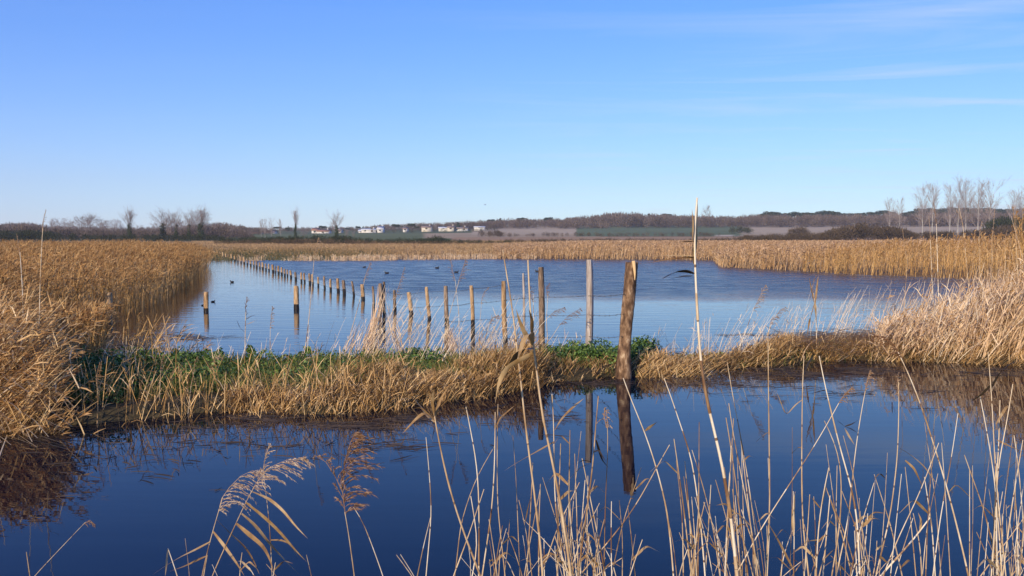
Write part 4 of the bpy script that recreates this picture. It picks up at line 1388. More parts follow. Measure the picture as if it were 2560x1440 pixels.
strand('barbed_wire', wp([(1562, 735), (1473, 739), (1352, 742), (1308, 745), (1260, 751), (1180, 757), (1115, 763), (1070, 766), (1026, 768), (988, 760)]),
       'upper barbed strand between the big log and the left stakes', seed=1)
strand('barbed_wire', wp([(1559, 785), (1473, 787), (1352, 787), (1309, 790), (1262, 794), (1181, 799), (1116, 803)]), 'middle barbed strand left of the big log', seed=2)
strand('barbed_wire', wp([(1556, 841), (1472, 841), (1353, 843), (1264, 846)]), 'lowest barbed strand left of the big log just over the bank', seed=3)
strand('barbed_wire', wp([(1259, 712), (1178, 722), (1115, 727), (1068, 728), (1024, 734), (987, 735), (955, 725), (906, 720), (881, 715), (859, 710), (844, 706), (826, 703), (810, 699), (795, 696)]),
       'top wire along the tips of the shrinking row of stakes', barbs=False, r=.003, seed=4)
strand('barbed_wire', wp([(908, 741), (884, 733), (861, 727), (846, 722), (827, 719), (812, 714), (796, 710), (781, 705), (761, 700), (740, 694), (719, 686), (697, 679), (673, 673), (650, 667), (627, 661)]),
       'low wire just over the water along the shrinking row of stakes', barbs=False, r=.004, seed=5)


# ------------------------------------------------------------------ single reeds
def plume_mesh(rng, axis, side, size, n, tint, wid=.0016, droop=.6, one_sided=.8):
    """feathery panicle along the axis points; side = wind direction; size = branch length"""
    mb = MB()
    axis = [Vector(p) for p in axis]
    A = np.array([tuple(p) for p in axis])
    seg = np.linalg.norm(A[1:] - A[:-1], axis=1); cum = np.concatenate([[0], np.cumsum(seg)])
    t = np.linspace(.0, .98, n) + rng.uniform(-.02, .02, n); t = np.clip(t, 0, .99)
    s = t * cum[-1]
    i = np.clip(np.searchsorted(cum, s) - 1, 0, len(seg) - 1)
    f = ((s - cum[i]) / seg[i])[:, None]
    base = A[i] * (1 - f) + A[i + 1] * f
    d = unit(A[i + 1] - A[i])
    sv = np.array(side)
    prof = np.sin(np.clip(t * .9 + .12, 0, 1) * math.pi) ** .6
    o_ = unit(d * .85 + sv * one_sided * rng.uniform(.3, 1.1, (n, 1)) + rng.normal(0, .25, (n, 3)))
    L_ = size * prof * rng.uniform(.6, 1.1, n)
    be = (sv * .35 + np.array([0, 0, -droop])) * L_[:, None] * rng.uniform(.4, 1.1, (n, 1))
    P = curve(base, o_, L_, be, 6)
    mb.ribbons(P, wid * np.array([[.8, .8, .7, .6, .5, .3]]), unit(np.cross(o_, rng.normal(0, 1, (n, 3)))), np.clip(rng.normal(tint, .15, n), 0, 1))
    # spikelets along each branch
    m = 34
    ft = rng.uniform(.10, 1, (n, m))
    q = base[:, None] + o_[:, None] * (L_[:, None] * ft)[..., None] + be[:, None] * (ft ** 2)[..., None]
    tan = unit(o_[:, None] * L_[:, None, None] + 2 * be[:, None] * ft[..., None])
    sd_ = unit(tan + rng.normal(0, .24, (n, m, 3)) + sv * .1)
    q = q.reshape(-1, 3); sd_ = sd_.reshape(-1, 3)
    nn = len(q)
    ll = size * .12 * rng.uniform(.6, 1.3, nn)
    b2 = np.stack([np.zeros(nn), np.zeros(nn), -rng.uniform(0, .4, nn)], -1) * ll[:, None]
    mb.ribbons(curve(q, sd_, ll, b2, 3), wid * .95 * np.array([[.5, 1.1, .1]]), unit(np.cross(sd_, rng.normal(0, 1, (nn, 3)))), np.clip(rng.normal(tint, .22, nn), 0, 1))
    mb.ribbons(A[None], wid * 1.2, np.array([[1.0, 0, 0]]), tint * .8)
    return mb


def leaf_mesh(pts, w, rng, tint, twist=.5):
    A = np.array([tuple(p) for p in pts])
    # resample smoothly
    k = 12
    seg = np.linalg.norm(A[1:] - A[:-1], axis=1); cum = np.concatenate([[0], np.cumsum(seg)]) / seg.sum()
    t = np.linspace(0, 1, k)
    P = np.stack([np.interp(t, cum, A[:, j]) for j in range(3)], -1)
    P[1:-1] = (P[:-2] + P[1:-1] * 2 + P[2:]) / 4
    d = np.gradient(P, axis=0); d = unit(d)
    a0 = rng.uniform(-.5, .5)
    view = unit(P * np.array([1, 1, 0]) + np.array([0, 0, -.6]))
    side = unit(np.cross(d, view))
    nrm = np.cross(d, side)
    ang = (a0 + twist * np.sin(t * 3.0 + a0 * 4))[:, None]
    S = side * np.cos(ang) + nrm * np.sin(ang)
    wid = w * np.minimum(1, .45 + 2.2 * t) * (1 - t ** 2.4) + w * .02
    mb = MB()
    # V-shaped blade: two strips meeting at the midrib
    L1, R1, Mid = P - S * wid[:, None], P + S * wid[:, None], P - np.cross(d, S) * (wid * .25)[:, None]
    V = np.concatenate([L1, Mid, R1])
    i = np.arange(k - 1)
    Fq = np.concatenate([np.stack([i, i + 1, i + 1 + k, i + k], -1), np.stack([i + k, i + k + 1, i + 1 + 2 * k, i + 2 * k], -1)])
    mb.raw(V, Fq, tint)
    return mb


RC = [0]


def reed(pts, Y, wpx, label, group=None, plume=None, leaves=(), tint=.65, root_z=None, side=(1, 0, 0), lean_y=0.0, ext=True):
    """one reed traced through points of the picture at distance Y; leaves and plume are its parts"""
    RC[0] += 1
    rng = np.random.default_rng(1000 + RC[0])
    n = len(pts)
    ys = [Y + lean_y * (i / max(1, n - 1)) for i in range(n)]
    W3 = [at(p[0], p[1], y) for p, y in zip(pts, ys)]
    if ext:     # down to its root on the near bank
        gz = float(lz(W3[0].x, Y)) if root_z is None else root_z
        drop = W3[0].z - gz + .03
        if drop > .03:
            dr = (W3[0] - W3[1]).normalized()
            sl = dr.x / max(.2, abs(dr.z))
            for u in (.5, 1.0):
                W3.insert(0, Vector((W3[0].x + sl * drop * .5 * (1 - .35 * u), W3[0].y, W3[0].z - drop * .5)))
    b = W3[0].copy()
    root = empty('reed', b)
    # smooth resample
    A = np.array([tuple(p - b) for p in W3])
    seg = np.linalg.norm(A[1:] - A[:-1], axis=1); cum = np.concatenate([[0], np.cumsum(seg)])
    k = max(8, int(cum[-1] / .035))
    s = np.linspace(0, cum[-1], k)
    P = np.stack([np.interp(s, cum, A[:, j]) for j in range(3)], -1)
    for _ in range(max(2, k // 7)):
        P[1:-1] = (P[:-2] + P[1:-1] * 2 + P[2:]) / 4
    r = wpx / F * Y / 2 * .70
    t = np.linspace(0, 1, k)
    rad = r * (1.08 - .62 * t ** 1.3)
    m = MB()
    m.tube([Vector(p) for p in P], list(rad), 6, float(np.clip(tint - .05 + rng.normal(0, .2), .1, 1)))
    sx = rng.uniform(.0, .3)
    while sx < cum[-1] * .9:      # old leaf sheaths wrapped round the stem
        e_ = sx + rng.uniform(.04, .14)
        i0, i1 = int(sx / cum[-1] * (k - 1)), int(min(e_, cum[-1] * .98) / cum[-1] * (k - 1))
        if i1 > i0:
            m.tube([Vector(P[i_]) for i_ in range(i0, i1 + 1)], [rad[i_] * (1.28 - .2 * (i_ - i0) / (i1 - i0)) for i_ in range(i0, i1 + 1)], 6, rng.uniform(.0, .55))
        sx += rng.uniform(.16, .55)
    x = rng.uniform(.05, .15)
    while x < cum[-1] * .93:      # nodes of the stem
        i = int(x / cum[-1] * (k - 1))
        p, q = Vector(P[i]), Vector(P[min(i + 1, k - 1)])
        dd = (q - p).normalized() * .004
        m.tube([p - dd, p, p + dd], [rad[i] * 1.0, rad[i] * 1.16, rad[i] * 1.0], 6, .5, mat=1, cap=False)
        x += rng.uniform(.12, .22)
    m.build('stem', [M['stem'], M['node_ring']], root, smooth=True)
    for lf in leaves:
        lp, lw = lf[0], lf[1]
        mat = M[lf[2]] if len(lf) > 2 else M['leaf_dry']
        dy = rng.uniform(-.12, .12)
        q = [at(a[0], a[1], Y + dy * i / max(1, len(lp) - 1)) - b for i, a in enumerate(lp)]
        lm = leaf_mesh(q, lw / F * Y / 2, rng, float(np.clip(rng.normal(.55, .15), 0, 1)))
        lo = lm.build('leaf', mat, root)
        if len(lf) > 3: lo['label'] = lf[3]
    if plume:
        pp, size, cnt, tn = plume[:4]
        q = [at(a[0], a[1], Y) - b for a in pp]
        sd2 = plume[4] if len(plume) > 4 else side
        pm = plume_mesh(rng, q, sd2, size / F * Y, cnt, tn, wid=max(.0011, .9 / F * Y * .45))
        for extra in (plume[5] if len(plume) > 5 else []):
            q2 = [at(a[0], a[1], Y - .02) - b for a in extra]
            p2 = plume_mesh(rng, q2, sd2, size * .55 / F * Y, max(8, cnt // 3), tn + .15, wid=max(.0011, .9 / F * Y * .45))
            for v, f_, mm, tt in zip(p2.v, p2.f, p2.m, p2.t):
                pm.raw(v, np.where(f_ >= 0, f_ - f_.min(), -1) if False else f_ - _off(p2, v), tt, 0)
        pm.build('plume', M['plume_near'], root)
    tag(root, label, 'reed', group)
    return root


def _off(mb, v):
    n = 0
    for w_ in mb.v:
        if w_ is v: return n
        n += len(w_)
    return 0


GF = 'reeds in the foreground'
# the tall thick reed right of the log
reed([(1843, 1440), (1828, 1290), (1802, 1140), (1776, 1040), (1757, 960), (1747, 850), (1739, 700), (1735, 600), (1735, 560), (1740, 520), (1743, 494)], 2.35, 14,
     'tallest thick cream reed crossing the horizon right of the big log', None,
     leaves=[([(1735, 645), (1700, 644), (1660, 650), (1625, 657), (1596, 660)], 5, 'leaf_dry'),
             ([(1735, 684), (1715, 677), (1690, 679), (1668, 690), (1655, 697)], 13, 'leaf_dark', 'broad bent leaf painted blackish for its shaded underside'),
             ([(1730, 690), (1712, 690), (1690, 694), (1672, 698)], 5, 'leaf_dark'),
             ([(1735, 604), (1722, 603), (1705, 604), (1684, 608)], 4.5, 'leaf_dark'),
             ([(1735, 644), (1720, 642), (1702, 644), (1692, 646)], 5, 'leaf_dark'),
             ([(1737, 640), (1690, 638), (1640, 640), (1595, 652)], 3.5),
             ([(1734, 660), (1731, 600), (1733, 560), (1730, 522)], 12),
             ([(1736, 640), (1741, 590), (1743, 540), (1744, 505)], 14)], tint=.8)
# left group with plumes
reed([(505, 1440), (523, 1359), (541, 1298), (547, 1276), (557, 1243)], 3.1, 4.5, 'leftmost drooping pale plume reed arching right at the bottom left', GF,
     plume=([(546, 1280), (555, 1245), (574, 1218), (602, 1190), (630, 1177), (655, 1173)], 62, 24, .7, (.75, 0, -.45), [[(548, 1276), (574, 1254), (591, 1251), (616, 1272)]]),
     leaves=[([(541, 1298), (574, 1332), (611, 1365), (633, 1398), (649, 1437)], 7), ([(533, 1329), (563, 1368), (591, 1407), (611, 1440)], 8),
             ([(526, 1354), (491, 1373), (449, 1393), (408, 1418), (380, 1438)], 8), ([(516, 1390), (491, 1401), (463, 1415), (422, 1429)], 6)])
reed([(530, 1440), (560, 1373), (591, 1307), (624, 1234), (640, 1210)], 3.0, 5, 'pale plume reed with long streaming branch, leaning right at the bottom left', GF,
     plume=([(632, 1222), (645, 1202), (658, 1184), (677, 1167), (699, 1157), (727, 1146), (763, 1144)], 66, 24, .72, (.9, 0, -.35)),
     leaves=[([(614, 1256), (658, 1290), (699, 1329), (736, 1373), (766, 1404)], 9), ([(604, 1284), (638, 1312), (672, 1357), (708, 1396), (752, 1440)], 9),
             ([(591, 1309), (624, 1337), (655, 1362), (672, 1390), (686, 1434)], 11), ([(630, 1229), (672, 1246), (708, 1276), (738, 1315), (769, 1346)], 8)])
reed([(680, 1440), (677, 1359), (674, 1318), (669, 1262), (661, 1207), (659, 1185)], 3.2, 4, 'slender upright reed with narrow whitish plume behind the drooping pair', GF,
     plume=([(660, 1195), (658, 1173), (664, 1140), (675, 1108)], 30, 20, .8, (.3, 0, .1)), leaves=[([(677, 1350), (705, 1350), (728, 1362), (748, 1400)], 5)])
reed([(886, 1440), (877, 1373), (867, 1304), (862, 1280)], 2.9, 6, 'reed with the big reddish brown feathery plume at lower left', GF,
     plume=([(864, 1290), (857, 1240), (858, 1193), (863, 1151), (877, 1104), (891, 1079)], 96, 50, .22, (.8, 0, -.12), [[(858, 1235), (838, 1190), (815, 1155), (786, 1138)]]))
reed([(958, 1440), (924, 1346), (899, 1284), (884, 1268)], 2.9, 5, 'bare reed leaning left beneath the reddish brown plume', GF)
reed([(75, 1440), (66, 1380)], 3.2, 6, 'short cut reed stub at the bottom left corner', GF)
reed([(86, 1440), (150, 1372), (214, 1305)], 3.4, 3, 'thin slanting reed with small hooked tip at the bottom left', GF, plume=([(210, 1309), (224, 1300), (238, 1312)], 12, 12, .35, (.5, 0, -.8)))
reed([(444, 1440), (432, 1405), (420, 1371)], 2.8, 7, 'folded broad dry blade poking up at the bottom left', GF, leaves=[([(420, 1371), (417, 1400), (413, 1440)], 7)])
reed([(472, 1418), (469, 1379), (459, 1359), (463, 1346)], 3.2, 3, 'short wispy stem left of the plume pair', GF)
reed([(779, 1440), (766, 1387)], 3.0, 4, 'short bare stub right of the plume pair', GF)
reed([(1031, 1440), (991, 1387)], 2.9, 5, 'short bare stub leaning left, left one of the twin stubs', GF)
reed([(1036, 1440), (1001, 1386)], 2.9, 4.5, 'short bare stub leaning left, right one of the twin stubs', GF)
# centre group
reed([(1202, 1440), (1157, 1327), (1120, 1210), (1094, 1087), (1087, 1053), (1082, 1010)], 2.5, 10, 'thick tan reed with bent leaves forking at its top, left of the centre', GF,
     leaves=[([(1087, 1052), (1060, 1025), (1046, 1014), (1013, 1037), (980, 1070)], 8), ([(1087, 1050), (1060, 1030), (1035, 1052), (1006, 1084)], 12),
             ([(1087, 1055), (1070, 1040), (1055, 1020), (1030, 990)], 11), ([(1085, 1040), (1080, 1000), (1086, 970)], 9), ([(1086, 1045), (1100, 1000), (1125, 960)], 8)], tint=.6)
reed([(1357, 1440), (1353, 1370), (1333, 1210), (1313, 1060), (1303, 960), (1290, 850), (1278, 740), (1266, 690), (1257, 625)], 2.45, 9.5,
     'long reed running up past the stakes to a thin dark tip, left one of two', GF, tint=.8)
reed([(1428, 1440), (1423, 1400), (1400, 1250), (1383, 1160), (1353, 1033), (1346, 960), (1335, 880), (1326, 800), (1320, 650)], 2.3, 12,
     'long thick reed with broad folded brown leaves over the bank', GF,
     leaves=[([(1331, 862), (1328, 828), (1312, 842), (1300, 880), (1294, 895)], 18, 'leaf_dry', 'broad folded tan leaf'),
             ([(1335, 872), (1312, 870), (1292, 886), (1275, 912), (1262, 928)], 17, 'leaf_dark', 'broad drooping leaf with dark underside'),
             ([(1326, 850), (1310, 830), (1298, 800), (1290, 772)], 13), ([(1336, 880), (1300, 900), (1265, 920), (1245, 960), (1238, 1010)], 16),
             ([(1338, 890), (1340, 920), (1336, 950)], 8, 'leaf_dark'), ([(1330, 840), (1330, 800), (1322, 772)], 10)], tint=.75)
reed([(1065, 1440), (1080, 1277), (1070, 1143), (1065, 1093)], 2.8, 5, 'slim cream reed bowed right, left of the forked thick one', GF)
reed([(1043, 1440), (1062, 1350), (1078, 1287)], 2.8, 4.5, 'slim reed crossing the foot of the bowed cream one', GF)
reed([(1137, 1440), (1143, 1400), (1150, 1310), (1190, 1193), (1238, 1113)], 2.8, 4.5, 'slim reed curving to the right behind the forked thick one', GF)
reed([(1197, 1440), (1198, 1260), (1193, 1160), (1180, 1093), (1165, 1017)], 2.6, 7, 'upright tan reed with a limp leaf at its tip, centre left', GF,
     leaves=[([(1165, 1017), (1150, 1008), (1130, 1006), (1112, 1003)], 5, 'leaf_dark'), ([(1168, 1015), (1185, 1040), (1198, 1075)], 7)])
reed([(1180, 1440), (1197, 1360), (1177, 1240)], 2.5, 7, 'broken blunt reed crossing two others at lower centre left', GF)
reed([(1133, 1440), (1167, 1353), (1210, 1223)], 2.7, 6, 'straight reed slanting right with blunt end, centre left', GF)
reed([(1205, 1440), (1230, 1277), (1237, 1160), (1238, 1030)], 2.6, 7, 'reddish upright reed at the centre left with brown tip leaf', GF, tint=.4,
     leaves=[([(1238, 1075), (1250, 1045), (1285, 1015)], 8)])
reed([(1263, 1440), (1243, 1260), (1243, 1093), (1245, 1010)], 2.8, 5, 'pale thin straight reed just right of the reddish one', GF)
reed([(1300, 1440), (1290, 1193), (1282, 1087)], 2.9, 3.5, 'hair thin grey reed between pale straight and long dark tipped ones', GF)
reed([(1330, 1440), (1313, 1307), (1297, 1250)], 2.8, 4.5, 'short thin reed with small side twig at the lower centre', GF, leaves=[([(1313, 1305), (1320, 1270), (1329, 1235)], 3)])
reed([(1412, 1440), (1387, 1260), (1385, 1127), (1384, 1027), (1380, 985)], 2.6, 6.5, 'straight cream reed beside the broad folded leaves reed', GF,
     leaves=[([(1387, 1075), (1405, 1045), (1435, 1015), (1460, 996)], 12, 'leaf_dry', 'broad pale brown leaf'), ([(1384, 1105), (1340, 1130), (1300, 1152), (1260, 1177)], 8)])
reed([(1425, 1440), (1407, 1400), (1387, 1340)], 2.3, 9, 'thick cut stub at the foot of the centre cluster', GF)
reed([(1445, 1440), (1460, 1327), (1483, 1160), (1490, 1053), (1496, 990)], 2.6, 8, 'orange reed with dark curling leaves in front of the grey stake reflection', GF, tint=.45,
     leaves=[([(1478, 1160), (1455, 1165), (1430, 1190), (1413, 1210)], 7, 'leaf_dry'), ([(1490, 1100), (1505, 1150), (1522, 1170)], 7, 'leaf_dark'),
             ([(1483, 1130), (1497, 1125), (1515, 1155)], 6, 'leaf_dark'), ([(1480, 1155), (1460, 1150), (1440, 1160)], 6, 'leaf_dark')])
reed([(1510, 1440), (1513, 1260), (1518, 1160), (1521, 1087), (1517, 1030)], 2.7, 5, 'slender reed with faded plume just left of the log reflection', GF,
     plume=([(1517, 1070), (1510, 1040), (1512, 1020)], 26, 16, .55, (.5, 0, -.7)))
reed([(1453, 1432), (1540, 1333), (1593, 1260), (1657, 1140), (1674, 1112)], 2.7, 6, 'long reed slanting right across the foot of the log reflection', GF)
reed([(1684, 1440), (1671, 1290), (1653, 1210), (1620, 1100), (1607, 1067), (1577, 1000), (1558, 945)], 2.6, 7, 'long cream reed leaning left over the log reflection', GF,
     leaves=[([(1613, 1077), (1628, 1065), (1643, 1055)], 7)], tint=.85)
# right group
RR = [([(1763, 1440), (1752, 1309), (1730, 1144), (1701, 1063), (1675, 982), (1660, 945)], 6.5, 'long reed leaning left, second right of the log reflection'),
      ([(1745, 1440), (1747, 1217), (1748, 1055)], 5.5, 'straight reddish reed just left of the tallest thick one'),
      ([(1800, 1440), (1782, 1309), (1748, 1180), (1730, 1125)], 5, 'reed crossing behind the foot of the tallest thick one'),
      ([(1870, 1440), (1848, 1272), (1826, 1107), (1815, 1044)], 7, 'reddish tan reed right beside the tallest thick one'),
      ([(1895, 1440), (1877, 1309), (1848, 1162), (1833, 1089), (1822, 1008)], 6, 'tan reed parallel to the reddish one right of the tallest'),
      ([(1900, 1440), (1888, 1327), (1873, 1217), (1848, 1070), (1826, 960), (1818, 905)], 5, 'thin reed reaching up to the bank right of the tallest'),
      ([(1914, 1440), (1925, 1272), (1923, 1107), (1921, 960), (1920, 830)], 6.5, 'straight upright cream reed ending over the bank straw'),
      ([(2022, 1440), (2006, 1309), (2004, 1162), (2006, 960), (2010, 890)], 6.5, 'straight upright brown reed with a dark leaf at the bank'),
      ([(1892, 1338), (1950, 1246), (2009, 1158), (2061, 1074), (2097, 1008)], 5.5, 'long slanting reed crossing two upright reeds to the right'),
      ([(2149, 1440), (2145, 1309), (2134, 1235), (2101, 1125), (2079, 1033), (2061, 960), (2048, 890)], 7.5, 'long thick cream reed leaning left, middle of the right group'),
      ([(2079, 1440), (2101, 1309), (2105, 1199), (2097, 1125), (2061, 1052)], 6, 'bowed reed with dark node left of the middle cream one'),
      ([(2090, 1440), (2123, 1290), (2134, 1162), (2149, 1052), (2163, 978)], 5.5, 'slim reed with faded plume crossing the middle cream one'),
      ([(2178, 1440), (2152, 1309), (2134, 1180), (2108, 1089)], 4.5, 'thin reed behind the middle cream one with star of dark leaves'),
      ([(2189, 1440), (2226, 1290), (2244, 1144), (2248, 997), (2246, 950)], 6, 'bowed reed with pinkish plume hanging at its tip on the right'),
      ([(2207, 1440), (2244, 1346), (2299, 1235), (2347, 1107)], 5.5, 'straight reed slanting right with sharp tip'),
      ([(2200, 1440), (2281, 1353), (2325, 1294)], 11, 'thick sheathed shoot slanting right at the bottom right'),
      ([(2422, 1440), (2391, 1309), (2362, 1199), (2325, 1081), (2288, 971), (2268, 925), (2245, 880)], 7.5, 'long thick reed leaning left with brown plume over the bank end'),
      ([(2332, 1440), (2351, 1290), (2376, 1162), (2395, 1033)], 5, 'slim reed leaning right, crossing the long plumed one'),
      ([(2376, 1440), (2365, 1254), (2354, 1107)], 4.5, 'slim upright reed left of the long plumed one'),
      ([(2424, 1440), (2424, 1173)], 5, 'straight short pale reed right of the long plumed one'),
      ([(2040, 1440), (2046, 1309), (2061, 1217), (2072, 1169)], 7, 'short leafy shoot with white tip between the brown and cream reeds'),
      ([(2057, 1440), (2066, 1340), (2075, 1239)], 7, 'blunt cut reed next to the leafy shoot'),
      ([(1984, 1440), (1986, 1330), (1983, 1228)], 5, 'short reed with a broad upright dry blade'),
      ([(2505, 1440), (2492, 1250), (2480, 1150), (2460, 1040), (2450, 990)], 6.5, 'tan reed leaning left in the bundle at the right edge'),
      ([(2478, 1440), (2490, 1280), (2492, 1180), (2520, 1040), (2532, 960)], 6.5, 'tan reed leaning right in the bundle at the right edge'),
      ([(2515, 1440), (2500, 1300), (2488, 1180), (2480, 1000), (2470, 880)], 6, 'longest upright reed in the bundle at the right edge'),
      ([(2450, 1440), (2520, 1350), (2570, 1280)], 6, 'reed slanting right across the bundle at the right edge'),
      ([(2545, 1440), (2562, 1350), (2548, 1180), (2535, 1088)], 5.5, 'bowed reed beyond the bundle at the very right edge'),
      ([(2498, 1440), (2484, 1280), (2496, 1140), (2500, 1000)], 7, 'reddish reed in the middle of the bundle at the right edge')]
extra = {6: dict(leaves=[([(1922, 1080), (1905, 1090), (1888, 1107)], 4)]),
         7: dict(leaves=[([(2007, 940), (2022, 905), (2036, 885), (2020, 872)], 9, 'leaf_dark'), ([(2005, 1000), (1990, 1010), (1965, 1040), (1940, 975)], 4)]),
         8: dict(plume=([(2097, 1008), (2112, 985), (2130, 968)], 20, 14, .4, (.8, 0, .1))),
         11: dict(plume=([(2163, 978), (2168, 950), (2176, 925)], 22, 16, .5, (.5, 0, -.3))),
         12: dict(leaves=[([(2112, 1066), (2130, 1060), (2149, 1048)], 5, 'leaf_dark'), ([(2112, 1066), (2128, 1072), (2144, 1083)], 6, 'leaf_dark'), ([(2112, 1066), (2098, 1055), (2090, 1048)], 4, 'leaf_dark'),
                          ([(2112, 1070), (2122, 1090), (2136, 1112)], 7)]),
         13: dict(plume=([(2247, 990), (2243, 960), (2247, 930)], 18, 16, .5, (.15, 0, -.6)), leaves=[([(2249, 1120), (2275, 1135), (2310, 1165), (2347, 1217)], 9), ([(2263, 1151), (2285, 1170), (2310, 1224)], 7)]),
         15: dict(leaves=[([(2300, 1330), (2303, 1300), (2295, 1281)], 6)]),
         16: dict(plume=([(2255, 895), (2235, 862), (2212, 842), (2185, 838)], 26, 30, .05, (-.8, 0, -.3))),
         20: dict(leaves=[([(2046, 1310), (2058, 1250), (2068, 1200)], 8), ([(2052, 1349), (2017, 1353), (1984, 1380)], 8), ([(2050, 1270), (2030, 1245), (2012, 1238)], 6)]),
         22: dict(leaves=[([(1984, 1340), (1983, 1290), (1986, 1240), (1988, 1228)], 10), ([(1984, 1425), (1943, 1346), (1892, 1261)], 9)]),
         23: dict(leaves=[([(2492, 1100), (2530, 1118), (2560, 1130)], 7), ([(2490, 1060), (2520, 1010), (2560, 1060)], 7)]),
         25: dict(leaves=[([(2478, 970), (2500, 930), (2530, 905), (2560, 905)], 7, 'leaf_dark'), ([(2480, 960), (2450, 990), (2425, 1005)], 6, 'leaf_dark')])}
rnd = random.Random(77)
for i, (pts, wd, lab) in enumerate(RR):
    reed(pts, 2.45 + .5 * rnd.random(), wd, lab, GF, tint=(.45 if 'reddish' in lab or 'brown reed' in lab else .75), **extra.get(i, {}))

# the many short bare stems that fill the foot of the picture
fills = []
for _ in range(26): fills.append((rnd.gauss(1425, 38), rnd.uniform(1180, 1400), rnd.gauss(-10, 45), 'c'))
for _ in range(14): fills.append((rnd.uniform(1160, 1330), rnd.uniform(1290, 1415), rnd.gauss(0, 25), 'c'))
for _ in range(12): fills.append((rnd.uniform(1480, 1640), rnd.uniform(1240, 1410), rnd.gauss(20, 35), 'c'))
for _ in range(24): fills.append((rnd.uniform(1690, 1930), rnd.uniform(1150, 1410), rnd.gauss(-12, 25), 'r'))
for _ in range(26): fills.append((rnd.uniform(1940, 2360), rnd.uniform(1180, 1420), rnd.gauss(0, 35), 'r'))
for _ in range(34): fills.append((rnd.gauss(2500, 42), rnd.uniform(1060, 1400), rnd.gauss(0, 30), 'e'))
for _ in range(6): fills.append((rnd.uniform(480, 780), rnd.uniform(1380, 1430), rnd.gauss(0, 15), 'l'))
for _ in range(16): fills.append((rnd.gauss(1400, 90), rnd.uniform(1060, 1300), rnd.gauss(-8, 40), 'c'))
for _ in range(16): fills.append((rnd.uniform(1690, 1930), rnd.uniform(1040, 1300), rnd.gauss(-14, 30), 'r'))
for _ in range(16): fills.append((rnd.uniform(1950, 2400), rnd.uniform(1040, 1300), rnd.gauss(0, 45), 'r'))
FL = {'c': ('short bare tan stem in the crowded foot of the centre reeds', 'short stems at the foot of the centre reeds'),
      'r': ('short bare tan stem between the long reeds of the right group', 'short stems among the right hand reeds'),
      'e': ('short bare stem in the dense tangle at the right edge', 'short stems in the tangle at the right edge'),
      'l': ('short bare stub under the pale plumes at the bottom left', 'short stubs under the pale plumes')}
for (bx, ty, dx, gk) in fills:
    ty_mid = (1440 + ty) / 2
    lv = []
    if rnd.random() < .42:
        s = rnd.choice([-1, 1]); y0 = rnd.uniform(ty + 10, 1430); u = (1440 - y0) / (1440 - ty); x0 = bx + dx * u
        ll = rnd.uniform(25, 80)
        lv = [([(x0, y0), (x0 + s * ll * .5, y0 - ll * .5), (x0 + s * ll, y0 - ll * rnd.uniform(-.2, .5))], rnd.uniform(4, 9))]
    reed([(bx, 1440), (bx + dx * .42 + rnd.gauss(0, 3), ty_mid), (bx + dx, ty)], rnd.uniform(2.4, 3.6), rnd.uniform(2.8, 6.5), *FL[gk], leaves=lv, tint=rnd.uniform(.4, .85))

